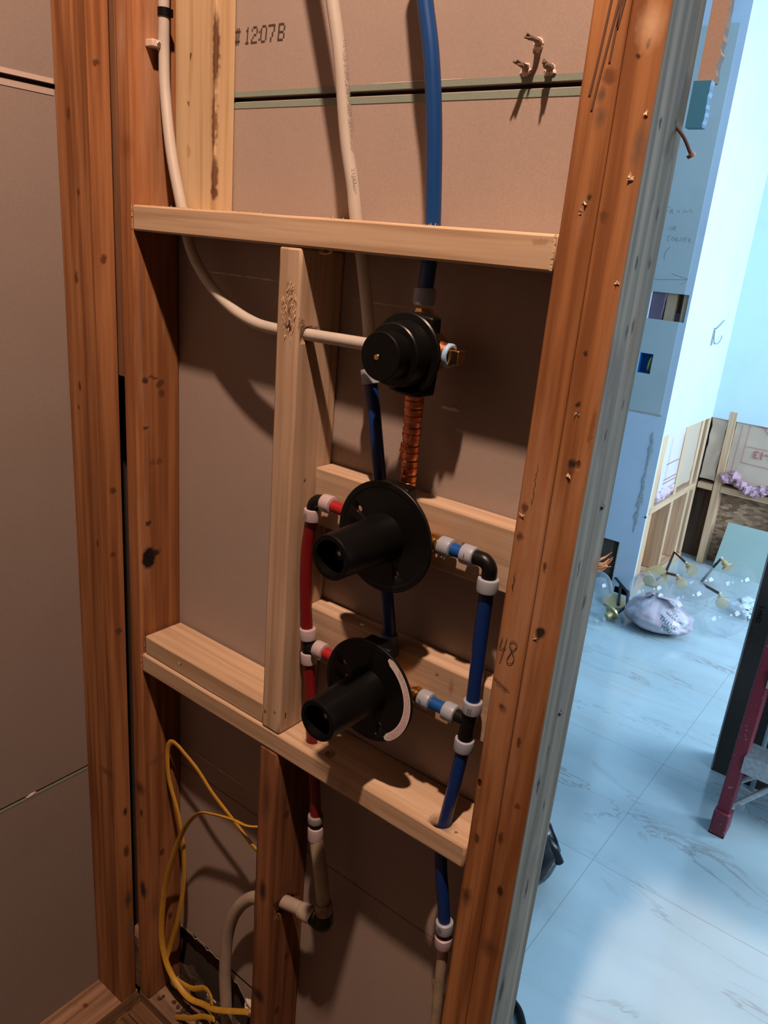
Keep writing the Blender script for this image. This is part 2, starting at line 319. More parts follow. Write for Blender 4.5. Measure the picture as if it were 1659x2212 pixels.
subf = wood('dark_subfloor', (.09, .045, .022), (.22, .11, .05), 'X', [], .1, 18, .9, stain=(.02, .012, .008))
splint = plain('raw_splinter', (.72, .50, .32), .8); splint_d = plain('dark_splinter', (.45, .25, .12), .8)
P = {}
def plastic(n, c, r=.35, tr=0, sss=0):
    k = N(n); a = k.noise((30, 30, 30), 1, 2)
    col = k.ramp(a, [(.3, [x*.92 for x in c]), (.7, c)])
    k.done(col, r)
    if sss: k.b.inputs['Subsurface Weight'].default_value = sss; k.b.inputs['Subsurface Radius'].default_value = (.01, .008, .006); k.b.inputs['Subsurface Scale'].default_value = .3
    return k.m
pex_w = plastic('white_pex', (.47, .42, .37), .38, sss=.15); pex_b = plastic('blue_pex', (.002, .024, .14), .38); pex_r = plastic('red_pex', (.15, .005, .007), .38)
ringm = plastic('pex_ring', (.30, .33, .40), .4, sss=.1); ring_p = plastic('pex_ring_pinkish', (.42, .33, .35), .4, sss=.1)
old_w = plain('yellowed_old_pipe', (.38, .30, .21), .55, var=.18, sc=40); hosew = plain('aged_white_hose', (.36, .29, .23), .5, var=.1, sc=30)
blackp = plain('black_plastic', (.004, .004, .004), .36, var=.2, sc=50, spec=.3); blackm = plain('matte_black_plastic', (.003, .003, .003), .42, spec=.18)
brass = plain('brass', (.80, .50, .20), .25, 1, var=.12); steel = plain('dull_steel', (.5, .48, .45), .4, 1); copper = plain('copper', (.72, .26, .12), .38, 1, bump=.4, var=.35, sc=140)
tape = plain('thread_tape', (.30, .48, .72), .5, bump=.5); yel = plain('yellow_cable_jacket', (.48, .26, .03), .45, var=.1)
ink = plain('black_ink', (.07, .045, .035), .9); pencil = plain('graphite', (.12, .07, .05), .8); marker = plain('dark_marker', (.11, .05, .025), .8); redink = plain('red_ink', (.55, .05, .07), .8)
whitel = plain('white_label', (.70, .62, .62), .6)

# ------------------------------------------------------------------ bathroom shell and rough framing bay
Dp = .089; XW = .7187; PL = .053; TOPZ = 3.5
struct(M().box((-.030, Dp, 1.8775), (.782, Dp+.0125, TOPZ)).build('wall_back', kraft, smooth=False))
struct(M().box((-.030, Dp, .642), (.782, Dp+.0125, 1.8705)).build('wall_back', kraft, smooth=False))
struct(M().box((-.030, Dp, .196), (.782, Dp+.0125, .6395)).build('wall_back', kraft, smooth=False))
wb = struct(M().box((.25, Dp, .02), (.782, Dp+.0125, .196)).build('wall_back', kraft, smooth=False))
# ragged broken bottom edge of the sheet in the left bay
rg = M(); poly = [(-.002, .19)]
for i in range(26): poly.append((.0+.25*i/25, .200-.11*(i/25)**5+.012*noise.noise(Vector((i*.7, 1, 3)))))
poly += [(.25, .2), (-.002, .2)]
struct(M().prism(poly, (0, Dp, 0), (1, 0, 0), (0, 0, 1), (0, .0125, 0)).build('wall_back', kraft, smooth=False))
for (x0, x1) in ((.128, XW),):
    struct(M().box((x0, Dp-.0006, 1.8775), (x1, Dp+.0005, 1.8845)).build('trim_1', green_edge, smooth=False))
    struct(M().box((x0, Dp-.0006, 1.8625), (x1, Dp+.0005, 1.8705)).build('trim_1', green_edge, smooth=False))
struct(M().box((.128, Dp+.002, 1.868), (XW, Dp+.012, 1.8715)).build('trim_1', gyps, smooth=False))
def ragged(name, x0, x1, z, h, mat, seed, y=Dp, n=40):
    a = []; b = []
    for i in range(n+1):
        x = x0+(x1-x0)*i/n; e = math.sin(math.pi*i/n)**.4
        a.append((x, z+h*e*(.5+.9*noise.noise(Vector((x*60, seed, 0)))))); b.append((x, z-h*e*(.4+.9*noise.noise(Vector((x*60, seed, 5))))))
    m = M()
    pts = [(p[0], y-.0008, p[1]) for p in a]+[(p[0], y-.0008, p[1]) for p in b]
    m.add(pts, [(i, i+1, n+2+i, n+1+i) for i in range(n)])
    return m.build(name, mat, smooth=False)
torn_l = paper('torn_paper_light', (.62, .53, .48), 8); torn_d = paper('torn_paper_brown', (.26, .17, .13), 9)
def torn(x0, x1, z, h, seed, lab, mat=None): tag(ragged('torn_paper', x0, x1, z, h, mat or torn_l, seed), lab, 'paper')
torn(.070, .236, 1.628, .0022, 1, 'thin pale tear across the drywall paper under the header, left of the middle stud')
torn(.38, .475, 1.617, .0012, 2, 'thin pale tear in the drywall paper under the header, right of the middle stud')
torn(.02, .22, .69, .0028, 3, 'rough pale tear across the lower drywall beneath the sill, left bay')
torn(.545, .575, 1.497, .006, 4, 'small lifted paper flap beside the top of the copper pipe')
torn(.385, .525, 1.885, .0010, 5, 'pale scuff just above the green drywall seam', torn_l)
m = M(); a_ = [(x, Dp-.001, z) for x, z in poly[1:25]]; m.add(a_+[(x, Dp-.001, z+.004+.003*abs(noise.noise(Vector((i*.8, 2, 2))))) for i, (x, y, z) in enumerate(a_)], [(i, i+1, 25+i, 24+i) for i in range(23)])
tag(m.build('torn_paper', torn_l, smooth=False), 'ragged pale broken edge of the drywall low in the left bay, behind the white hose', 'paper')
# left wall
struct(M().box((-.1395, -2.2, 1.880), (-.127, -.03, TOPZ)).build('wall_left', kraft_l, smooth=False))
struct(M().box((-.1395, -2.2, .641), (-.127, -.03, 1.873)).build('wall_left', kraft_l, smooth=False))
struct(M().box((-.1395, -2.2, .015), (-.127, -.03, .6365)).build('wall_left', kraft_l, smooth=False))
struct(M().box((-.1275, -2.2, 1.880), (-.1262, -.046, 1.887)).build('trim_2', paper('bevel_paper', (.50, .41, .35), 4), smooth=False))
struct(M().box((-.1275, -2.2, 1.864), (-.1262, -.046, 1.872)).build('trim_2', paper('bevel_paper_low', (.42, .35, .30), 5), smooth=False))
struct(M().box((-.1275, -2.2, .632), (-.1264, -.046, .6365)).build('trim_2', green_edge, smooth=False))
struct(M().box((-.20, Dp+.0135, -.03), (.772, Dp+.03, TOPZ)).build('wall_back', plain('shadowed_backing', (.05, .032, .024), .9), smooth=False))  # added dark sheet: blocks light through the seam, shade put into its colour
struct(M().box((-.16, -2.2, -.03), (-.1405, Dp+.013, TOPZ)).build('wall_left', bpy.data.materials['shadowed_backing'], smooth=False))  # same added dark sheet behind the left drywall, keeps its seam and gap black
struct(M().box((.795, -2.2, -.03), (2.7, .10, .015)).build('floor', paper('rough_floor', (.10, .075, .06), 31), smooth=False))
tag(M().blob((-.1265, -.165, .6375), (.001, .011, .0035), 4, .6).build('drywall_chip', gyps), 'crushed gypsum chip on the lower seam of the left drywall', 'chip')
struct(M().box((-.139, -2.2, -.03), (.795, .10, .015)).build('floor', subf, smooth=False))
struct(M().box((2.65, -2.2, .0), (2.7, .0, TOPZ)).build('wall_right', paper('plain_wall', (.10, .08, .065), 6), smooth=False))
struct(M().box((-.14, -2.25, .0), (2.7, -2.2, TOPZ)).build('wall_front', paper('plain_wall_front', (.10, .08, .065), 7), smooth=False))
struct(M().box((-.14, -2.25, TOPZ), (2.7, .1, TOPZ+.03)).build('ceiling', paper('plain_ceiling', (.15, .13, .12), 7), smooth=False))
struct(M().box((.795, 0, 2.16), (1.66, Dp+.012, TOPZ)).build('wall_back', kraft, smooth=False))
struct(M().box((1.62, 0, 0), (2.7, Dp+.012, TOPZ)).build('wall_back', kraft, smooth=False))

B = .0018
tag(M().box((-.127, -.0445, PL), (-.038, -.0065, TOPZ), (1, 1, 40)).build('corner_stud', s1w, bevel=B), 'aged orange fir stud against the left drywall, left of the dark gap', 'stud')
tag(M().box((-.0335, 0, PL), (0, Dp-.0005, TOPZ), (1, 1, 40)).build('left_stud', s2w, bevel=.003), 'aged orange fir stud left of the pipe bay with a round black knot', 'stud')
bk = M().box((-.075, .004, 1.445), (-.0395, .040, TOPZ)).build('gap_filler', wood('aged_fir_behind_gap', (.22, .10, .05), (.35, .17, .08), 'Z', [], .05, 21), bevel=B)
tag(bk, 'narrow brown wood strip seen deep inside the gap between the two left studs', 'board')
bk = M().box((-.075, .004, PL), (-.0395, .040, .20)).build('gap_filler', platex, bevel=B); tag(bk, 'dusty wood end at the bottom of the gap between the two left studs', 'board')
tag(M().box((.0395, .051, 1.7186), (.130, Dp-.0015, TOPZ), (1, 1, 20)).build('backer_stud', flatw, bevel=B), 'pale stud laid flat against the drywall above the header, dark bark along its edge', 'stud')
hd = M().box((.0, 0, 1.6806), (XW-.0005, Dp-.001, 1.7186), (24, 2, 2), .0004).build('header_block', wX, bevel=.003)
tag(hd, 'pale horizontal header block spanning above the three black valves', 'block')
ms = M().box((.321, .0, .9351), (.3608, Dp-.0015, 1.6802), (2, 3, 30), .0005).build('middle_stud', middw, bevel=.0035)
tag(ms, 'pale short upright stud with splintered knot between header and sill', 'stud')
sl = M().box((.0, 0, .8968), (XW-.0005, Dp-.001, .9348), (30, 3, 2), .0004).build('sill_block', sillw, bevel=.004)
tag(sl, 'long pale horizontal sill block under the lowest valve with a drilled pipe hole', 'block')
tag(M().box((.006, .004, .9350), (.3205, .0855, .9728), (12, 3, 2), .0004).build('short_block', piecew, bevel=.003), 'short pale block lying on the sill left of the middle stud', 'block')
tag(M().box((.3615, .051, 1.288), (XW-.0005, Dp-.001, 1.3765), (14, 1, 3), .0006).build('backing_block', blockw, bevel=.003), 'upper pale backing block on edge behind the middle valve', 'block')
tag(M().box((.3615, .051, 1.063), (XW-.0005, Dp-.001, 1.1515), (14, 1, 3), .0006).build('backing_block', blockw, bevel=.003), 'lower pale backing block on edge behind the lowest valve', 'block')
os_ = M().box((.319, 0, PL), (.361, Dp-.001, .8964), (2, 2, 24), .0012).build('lower_stud', oldw, bevel=.004)
tag(os_, 'dark aged stud stub below the sill with a drilled pipe hole', 'stud')
tag(M().box((XW, 0, PL), (XW+.0375, Dp-.001, TOPZ), (1, 1, 40), .0005).build('post_stud', postw, bevel=.003), 'orange fir post stud nearest the valves, pencilled 48 on its face', 'stud')
tag(M().box((XW+.0383, 0, PL), (.795, Dp-.001, TOPZ), (1, 1, 40), .0005).build('post_stud', postw, bevel=.003, fmat=((1, 0, 0), greyw)), 'outer post stud at the doorway with a weathered grey side', 'stud')
tag(M().box((-.127, -2.2, .015), (-.038, -.001, PL), (2, 30, 1), .0008).build('bottom_plate', platew, bevel=.002), 'dusty brown bottom plate running along the left drywall', 'plate')
tag(M().box((-.036, .0, .015), (.795, Dp-.001, PL-.0005), (24, 2, 1), .001).build('bottom_plate', platex, bevel=.003), 'dirty brown bottom plate under the pipe bay with fallen debris', 'plate')
for i in range(4): tag(M().box((-.03+.0, -.035-.075*i, .0155), (1.2, -.035-.075*i+.066, .022), (8, 1, 1), .001).build('floor_board', subf, bevel=.002), ['dark rough floor board nearest the pipe bay plate', 'second dark rough floor board out from the bay', 'third dark rough floor board out from the bay', 'fourth dark rough floor board out from the bay'][i], 'board', 'rough floor boards of the shower corner')

def cutter(p, q, r): return M().cyl(p, q, r, seg=28).build('cutter', ink)
cut(hd, [cutter((.0772, .041, 1.66), (.0672, .040, 1.74), .0115), cutter((.430, .042, 1.66), (.419, .035, 1.74), .011), cutter((.5365, .04, 1.66), (.5365, .04, 1.74), .0115)])
cut(ms, [cutter((.29, .0275, 1.5668), (.39, .018, 1.5700), .0105)])
cut(sl, [cutter((.6635, .0205, .88), (.6635, .0205, .95), .0165), cutter((.408, .03, .88), (.408, .03, .95), .0115)])
cut(os_, [cutter((.30, .034, .556), (.38, .034, .556), .0175)])

# splinters on the middle stud around the knot
m = M()
for i in range(95):
    a = random.uniform(0, 6.28); rr = random.uniform(.15, 1)**.7
    x = .343+.0145*rr*math.cos(a); z = 1.605+.042*rr*math.sin(a); L = random.uniform(.003, .010); dx = random.uniform(-.6, .6)
    m.add([(x-.0009, -.0002, z), (x+.0011, -.0002, z), (x+dx*L, -random.uniform(.0008, .0026), z-L)], [(0, 1, 2)])
for i in range(14):
    z = 1.588+random.uniform(-.006, .008); y = random.uniform(0, .012)
    m.add([(.3605, y, z), (.3605, y+.001, z-.0015), (.3605+random.uniform(.002, .009), y-.003, z+random.uniform(-.004, .004))], [(0, 1, 2)])
part(m, 'splinter', plain('mid_splinter', (.48, .33, .21), .85), ms, smooth=False)['kind'] = 'stuff'
m = M()
for k, (x0, x1, z) in enumerate(((.04, .30, 1.7186), (.40, .43, 1.7186), (.55, .57, 1.7186))):
    for i in range(50 if k == 0 else 12):
        x = random.uniform(.11, .135) if (k == 0 and i < 22) else random.uniform(x0, x1); L = random.uniform(.001, .0035)
        m.add([(x, .001, z-.0005), (x+.0008, .001, z-.0005), (x+random.uniform(-.002, .002), random.uniform(-.001, .003), z+L)], [(0, 1, 2)])
for s, x in ((-1, 0), (1, XW-.001)):
    for i in range(46):
        z = random.uniform(1.681, 1.718); L = random.uniform(.001, .0022 if s < 0 else .004); y = -.0004
        m.add([(x, y, z), (x, y, z+.0011), (x-s*-L*(1 if s < 0 else -1), y-.0006, z+.0005)], [(0, 1, 2)])
part(m, 'saw_fuzz', splint, hd, smooth=False)['kind'] = 'stuff'
m = M()
for i in range(40):
    z = random.choice((random.uniform(.936, .972), random.uniform(.898, .933))); L = random.uniform(.001, .0025); x = .006 if z > .935 else .0
    m.add([(x, .0035 if z > .935 else -.0004, z), (x, .0035 if z > .935 else -.0004, z+.001), (x-L, .003 if z > .935 else -.001, z+.0004)], [(0, 1, 2)])
part(m, 'saw_fuzz', splint, sl, smooth=False)['kind'] = 'stuff'
hc = M()
for i in range(8):
    a = i*.8; r = .006+.001*i; hc.tube([(.385+r*math.cos(a+t*.5), .02+.003*math.sin(a), 1.679+.004*math.sin(a+t*.5)) for t in range(5)], .0008, 6, 3)
part(hc, 'wood_curl', splint, hd)

posts = [o for o in bpy.data.objects if o.name.startswith('post_stud')]
p1, p2 = posts[0], posts[1]
# handwriting on the post
m = M()
def st(m, pts, o, u, v, n, wd, th=.0004): m.strip([Vector(o)+Vector(u)*x+Vector(v)*y for x, y in pts], wd, n, th)
O = (.7228, -.0006, 1.2265); u = (1, 0, 0); v = (0, 0, 1); n = (0, -1, 0); w1 = .0013
st(m, [(.0025, .032), (.0008, .022), (.000, .017), (.006, .0185), (.0095, .0205)], O, u, v, n, w1)
st(m, [(.0085, .034), (.0065, .018), (.004, -.001)], O, u, v, n, w1)
e = [(.0165, .019), (.021, .024), (.0225, .030), (.0185, .033), (.0135, .030), (.0145, .024), (.0185, .018), (.0215, .011), (.0195, .004), (.0145, .002), (.0125, .007), (.0155, .015), (.0165, .019)]
st(m, [tuple(q) for q in [(p.x, p.y) for p in spline([(a, b, 0) for a, b in e], 4)]], O, u, v, n, w1)
part(m, 'pencil_number', pencil, p1, smooth=False, label='pencilled number 48'); m = M()
st(m, [(-.001, -.024), (.008, -.028), (.022, -.034)], O, u, v, n, w1); st(m, [(.003, -.030), (.018, -.036)], O, u, v, n, w1*.6)
part(m, 'pencil_line', pencil, p1, smooth=False, label='short pencilled level line')
m = M()
for pts in ([(.7415, 1.99), (.738, 1.93), (.7335, 1.875), (.730, 1.845)], [(.749, 1.99), (.747, 1.94), (.7425, 1.90), (.7365, 1.85), (.7345, 1.832)], [(.757, 1.99), (.7525, 1.94), (.7475, 1.90)], [(.752, 1.99), (.748, 1.93), (.7465, 1.90), (.7452, 1.872)]):
    st(m, [(p.x, p.y) for p in spline([(a, b, 0) for a, b in pts], 4)], (0, -.0006, 0), u, v, n, .0022)
part(m, 'marker_scribble', marker, p1, smooth=False, label='dark brown marker lines')
# splinter at the post edge
m = M()
for i in range(9):
    z = 1.352+random.uniform(-.010, .008)*1; a = random.uniform(-.5, .5)
    m.tube([(.793, .083, z), (.797+random.uniform(0, .005), .090+random.uniform(0, .006), z+a*.01), (.799+random.uniform(0, .007), .094+random.uniform(0, .008), z+a*.02+.005)], lambda t: .0016*(1-t)+.0003, 5, 3)
part(m, 'splinter', splint_d, p2)['kind'] = 'stuff'
m = M()
for x, z in ((.739, 1.742), (.7425, 1.752), (.789, 1.83), (.785, 1.775), (.7716, 1.545), (.7735, 1.478), (.7665, 1.275), (.7255, 1.417), (.789, 1.68)):
    for i in range(5): m.add([(x+random.uniform(-.003, .003), -.0006, z), (x+random.uniform(-.003, .003), -.0006, z-.004), (x+random.uniform(-.005, .005), -random.uniform(.001, .003), z+random.uniform(-.006, .004))], [(0, 1, 2)])
part(m, 'wood_chip', splint, p2, smooth=False)['kind'] = 'stuff'
# screw sticking out of the grey side, head toward the room
t = thing('bent_screw', 'rusty bent screw sticking out of the grey side of the doorway post', 'screw', (.795, .070, 1.815))
part(M().tube([(.793, .068, 1.829), (.803, .072, 1.818), (.811, .077, 1.804)], .0017, 10, 4), 'shank', plain('rusty_steel', (.10, .06, .06), .6, .6), t)
part(M().cyl((.811, .077, 1.804), (.8125, .078, 1.801), .0045, .004), 'screw_head', plain('rusty_head', (.35, .2, .15), .6, .5), t)
for y, z, lab in ((.0588, 1.4323, 'small dark nail head in the grey post side above the splinter'), (.046, 1.163, 'dark nail head in the grey post side below the splinter')):
    tag(M().cyl((.7945, y, z), (.7975, y, z), .0035, .003).build('nail', plain('dark_nail', (.04, .04, .06), .5, .5)), lab, 'nail')
# torn drywall strip and painted remnant past the post
pr = [(.0, .0), (.022, .0)]
rgp = [(0, 1.872)]+[(.017+.003*noise.noise(Vector((i*.9, 0, 0))), 1.872+.145*i/24) for i in range(25)]+[(0, 2.017)]
t = tag(M().prism(rgp, (.795, Dp+.013, 0), (1, 0, 0), (0, 0, 1), (0, .013, 0)).build('drywall_remnant', paper('remnant_paper', (.30, .22, .18), 18), smooth=False), 'torn drywall remnant past the post top, paper edge ragged', 'drywall')
rgp = [(0, 1.83)]+[(.017+.002*noise.noise(Vector((i*1.3, 4, 0))), 1.83+.042*i/12) for i in range(13)]+[(0, 1.872)]
t = tag(M().prism(rgp, (.795, Dp+.003, 0), (1, 0, 0), (0, 0, 1), (0, .012, 0)).build('painted_remnant', plain('teal_paint', (.02, .15, .30), .5), smooth=False), 'small teal painted drywall remnant on the post edge below the torn strip', 'drywall')

# drywall print, nail spikes
GL = {'#': ('01010','11111','01010','01010','01010','11111','01010'), '1': ('00100','01100','00100','00100','00100','00100','01110'), '2': ('01110','10001','00001','00110','01000','10000','11111'),
    ':': ('0','0','1','0','0','1','0'), '0': ('01110','10001','10001','10001','10001','10001','01110'), '7': ('11111','00001','00001','00010','00010','00100','00100'), 'B': ('11110','10001','10001','11110','10001','10001','11110')}
m = M()
for ch, x0, x1 in (('#', .1265, .1365), ('1', .146, .157), ('2', .1595, .172), (':', .1745, .177), ('0', .178, .1905), ('7', .1925, .206), ('B', .2125, .2255)):
    g = GL[ch]; nc = len(g[0])
    for r_ in range(7):
        for c_ in range(nc):
            if g[r_][c_] == '1':
                w_ = (x1-x0)/nc; xx = x0+w_*c_+.0006*(6-r_)*.5; zz = 1.9655-.0031*r_-.0031
                m.strip([(xx-.0002, Dp, zz+.0019), (xx+w_*1.08, Dp, zz+.0019+random.uniform(-.0001, .0001))], .0026, (0, -1, 0), .0003)
tag(m.build('date_stamp', ink, smooth=False), 'printed dot-matrix time stamp 12:07 B at the top of the back drywall', 'stamp')
nailm = plain('plaster_crusted_nail', (.20, .15, .12), .8, var=.4); crust = plain('pale_crust', (.62, .50, .44), .9)
for (x, z, lab) in ((.6191, 1.9147, 'topmost of the three drywall anchors poking through the back drywall'), (.6070, 1.8905, 'left of the two lower drywall anchors poking through the back drywall'), (.6375, 1.8891, 'right of the two lower drywall anchors poking through the back drywall')):
    t = thing('drywall_anchor', lab, 'anchor', (x, Dp, z), 'anchors in the back drywall')
    m = M()
    for i in range(5): m.tube([(x+random.uniform(-.002, .002), Dp, z+random.uniform(-.002, .002)), (x+.001+random.uniform(-.003, .003), Dp-.012, z+.001), (x+.001+random.uniform(-.005, .005), Dp-.022-random.uniform(0, .006), z+random.uniform(.0, .005))], lambda t: .0026*(1-t)+.0012, 6, 3)
    part(m, 'shank', nailm, t)
    part(M().blob((x, Dp-.001, z-.001), (.006, .003, .006), x*90, .7), 'paper_crust', crust, t)
# ------------------------------------------------------------------ plumbing
RW, RB = .0083, .0090
t = thing('white_supply_tube', 'white tube curving down the left stud, through the middle stud to the top valve', 'pipe', (.055, .05, 1.7))
part(M().tube([(.0165, .05, 2.25), (.0158, .05, 2.08), (.0155, .05, 2.0012), (.0150, .05, 1.966), (.0150, .05, 1.93), (.0211, .047, 1.8799), (.0425, .041, 1.7966), (.0677, .040, 1.7222), (.0884, .042, 1.6599), (.1292, .042, 1.6157), (.187, .038, 1.5844), (.2441, .032, 1.5700), (.2979, .026, 1.5673), (.361, .0206, 1.5690), (.4549, .016, 1.5712), (.500, .015, 1.572)], RW, 16, 6), 'tube', pex_w, t)
t = thing('cable_strap', 'black strap holding the white tube to the left stud top', 'strap', (.0, .05, 1.986))
part(M().lathe([(0, RW+.0012), (.011, RW+.0012)], (.0158, .05, 1.980), (0, 0, 1), 24), 'loop', blackm, t)
part(M().box((.0, .052, 1.980), (.024, .0605, 1.991)), 'tail', blackm, t, bevel=.001)
t = thing('pipe_clip', 'small white nailed clip on the left stud beside the white tube', 'clip', (.001, .037, 1.94))
part(M().box((.0, .028, 1.938), (.017, .046, 1.9475)), 'clip_body', plain('clip_white', (.60, .48, .40), .6), t, bevel=.001)
part(M().cyl((.016, .039, 1.9425), (.0185, .039, 1.9425), .0032, seg=20, ch=.0006), 'nail_head', steel, t)

t = thing('white_drop_tube', 'white tube from the top joined to dark blue tube behind the valves', 'pipe', (.414, .045, 1.72))
part(M().tube([(.320, .025, 2.12), (.346, .028, 2.03), (.3643, .030, 1.9645), (.3807, .032, 1.9002), (.3965, .034, 1.8132), (.4112, .035, 1.7603), (.4195, .036, 1.7215), (.429, .042, 1.673), (.4380, .054, 1.5919), (.4480, .054, 1.5260)], RW, 16, 6), 'tube', pex_w, t)
part(M().lathe([(0, .0125), (.001, .013), (.019, .013), (.02, .0115)], (.4465, .054, 1.534), (.06, 0, -.24), 28), 'ring', ringm, t)
part(M().tube([(.4478, .054, 1.524), (.4535, .053, 1.5043), (.4680, .048, 1.4618), (.4858, .0455, 1.3866), (.5022, .0415, 1.3096), (.5202, .040, 1.2271), (.5263, .045, 1.175), (.5263, .045, 1.1557)], RB, 16, 6), 'blue_tube', pex_b, t, label='dark blue lower run of the tube')
part(M().lathe([(0, .0125), (.001, .013), (.019, .013), (.02, .0115)], (.5263, .045, 1.168), (0, 0, -1), 28), 'ring', plastic('pex_ring_blue', (.10, .16, .22), .4), t)
part(M().add(*textmesh('1/2 CTS  SDR9  PEX  ASTM F876', .0075, (.3905, .0236, 1.920), Vector((.3995-.3725, 0, 1.772-1.897)), (1, 0, .2), (0, -1, 0), .0004)), 'tube_print', plain('grey_print', (.22, .19, .19), .8), t, smooth=False)
part(M().add(*textmesh('23303', .0075, (.4150, .0262, 1.778), Vector((.4141-.4027, 0, -.0393)), (1, 0, .2), (0, -1, 0), .0004)), 'tube_print', bpy.data.materials['grey_print'], t, smooth=False)

def ring(par, c, ax, mat=None, L=.019, r=.0132):
    c = Vector(c); ax = Vector(ax).normalized()
    return part(M().lathe([(-L/2, r-.0025), (-L/2+.0012, r-.0004), (-L/2+.004, r), (L/2-.003, r), (L/2-.001, r-.0006), (L/2, r-.0025)], c, ax, 32), 'ring', mat or ringm, par)
def marks(par, c, n, u, rows=3, s=.0022):
    # tiny black printing on a ring
    m = M(); n = Vector(n).normalized(); u = Vector(u).normalized(); v = n.cross(u); random.seed(int(abs(c[2])*1e4))
    for r in range(rows):
        x = -.0045
        while x < .0045:
            w_ = random.uniform(.0006, .0015); y = (r-(rows-1)/2)*s
            p = Vector(c)+n*(.0134-((y)**2)/.026+.0002); m.strip([p+u*x+v*(y-s*.3), p+u*x+v*(y+s*.3)], w_*.7, n, .0001); x += w_+random.uniform(.0002, .0008)
    part(m, 'printing', ink, par, smooth=False)

t = thing('blue_supply_tube', 'bright blue tube coming from the top into the top valve', 'pipe', (.5363, .04, 1.72))
part(M().tube([(.47, .04, 2.06), (.484, .04, 2.0), (.4948, .04, 1.9552), (.5083, .04, 1.9088), (.5181, .04, 1.8617), (.5256, .04, 1.8135), (.5313, .04, 1.764), (.5355, .04, 1.7197), (.5365, .039, 1.6814), (.5367, .037, 1.6542), (.5368, .035, 1.636)], .0096, 18, 6), 'tube', plastic('brighter_blue_pex', (.004, .050, .20), .35), t)
ring(t, (.537, .035, 1.638), (0, 0, 1), r=.0136, L=.021)
# --- valves
def valve_disc(t, x, z, R, y0=0, holes=()):
    m = M().lathe([(0, .020), (0, R-.001), (.001, R), (.004, R), (.005, R-.001), (.005, R*.9), (.0042, R*.88), (.0042, .020)], (x, y0+.005, z), (0, -1, 0), 64, caps=False)
    d = part(m, 'mounting_disc', blackp, t, ang=25)
    if holes:
        cut(d, [M().cyl((x+a, y0-.02, z+b), (x+a, y0+.02, z+b), r, seg=20).build('cutter', ink) for a, b, r in holes])
        d.parent = t; d.location = (0, 0, 0)
    return d
t = thing('diverter_valve', 'topmost black valve with a flat round cap and centre screw', 'valve', (.5433, .0, 1.571))
m = M().lathe([(0, .002), (0, .048), (.0015, .0495), (.0045, .0495), (.006, .048), (.006, .040), (.016, .0392), (.0165, .036)], (.5405, .006, 1.571), (0, -1, 0), 64, caps=False); part(m, 'mounting_disc', blackp, t, ang=25)
part(M().lathe([(0, .0385), (.022, .0378), (.0235, .0365), (.0235, .003)], (.541, -.004, 1.571), (0, -1, 0), 56, caps=False), 'collar', blackp, t, ang=25)
part(M().lathe([(0, .0285), (.026, .0285), (.0268, .0275), (.0268, .002)], (.5425, -.0245, 1.571), (0, -1, 0), 56, caps=False), 'cap', blackm, t, ang=25)
part(M().lathe([(0, .0038), (.0014, .0032), (.0018, .001)], (.5385, -.0513, 1.5695), (0, -1, 0), 20), 'cap_screw', brass, t, label='small brass screw')
part(M().cyl((.5405, .006, 1.571), (.5405, .06, 1.571), .026, seg=32), 'valve_body', brass, t)
part(M().prism([(-.012, 0), (.03, 0), (.034, .045), (-.008, .05)], (.540, .0, 1.522), (1, 0, 0), (0, 0, 1), (0, .03, 0)), 'lower_housing', blackm, t, bevel=.003)
part(M().prism([(-.014, 0), (.022, 0), (.022, .02), (-.014, .024)], (.552, .004, 1.597), (1, 0, 0), (0, 0, 1), (0, .02, 0)), 'upper_housing', blackm, t, bevel=.003)
part(M().lathe([(0, .013), (.009, .013), (.009, .0165), (.017, .0165), (.018, .012), (.024, .0105)], (.539, .035, 1.600), (0, 0, 1), 6, caps=True), 'inlet_nut', brass, t, smooth=False)
part(M().tube([(.541+.0115*math.cos(a*.9), .035+.0115*math.sin(a*.9), 1.603+.0011*a) for a in range(12)], .0019, 8, 4), 'thread_tape', tape, t)
part(M().cyl((.565, .035, 1.577), (.583, .035, 1.573), .0125, seg=28), 'side_port', copper, t)
part(M().tube([(.5795+.0003*a, .035+.0125*math.sin(a*.8), 1.573+.0125*math.cos(a*.8)) for a in range(20)], .0024, 8, 4), 'thread_tape', tape, t)
part(M().box((.585, .027, 1.564), (.600, .043, 1.581)), 'side_plug', brass, t, bevel=.001, label='square brass plug')
t = thing('copper_pipe', 'crinkled copper pipe between the top and middle valves', 'pipe', (.538, .035, 1.39))
m = M(); pr = []; zz = 1.520; random.seed(4)
prof = []
d = 0
while d < .135:
    rr = .0132-.0030*(d/.135)
    prof += [(d, rr-.0016), (d+.0015, rr), (d+.006, rr*random.uniform(.93, 1.0)), (d+.0085, rr-.0005)]; d += random.choice((.009, .011, .015))
prof.append((.137, .009))
part(M().lathe([p for i, p in enumerate(prof) if i == 0 or p[0] > prof[i-1][0]], (.537, .035, 1.520), (.0035, 0, -.137), 26), 'copper_sleeve', copper, t, ang=20)
part(M().lathe([(0, .0145), (.005, .0145)], (.5368, .035, 1.5215), (0, 0, -1), 26), 'collar', plain('dark_collar', (.05, .06, .09), .5), t)
m = M(); random.seed(9)
for i in range(26):
    z = 1.39+random.uniform(0, .11); a = random.uniform(2.2, 5.4); r = .0125
    p = Vector((.539+r*math.cos(a), .035+r*math.sin(a), z)); m.tube([p, p+Vector((random.uniform(-.003, .003), -.001, -random.uniform(.004, .012)))], .0009, 6, 2)
part(m, 'solder_drip', copper, t)['kind'] = 'stuff'

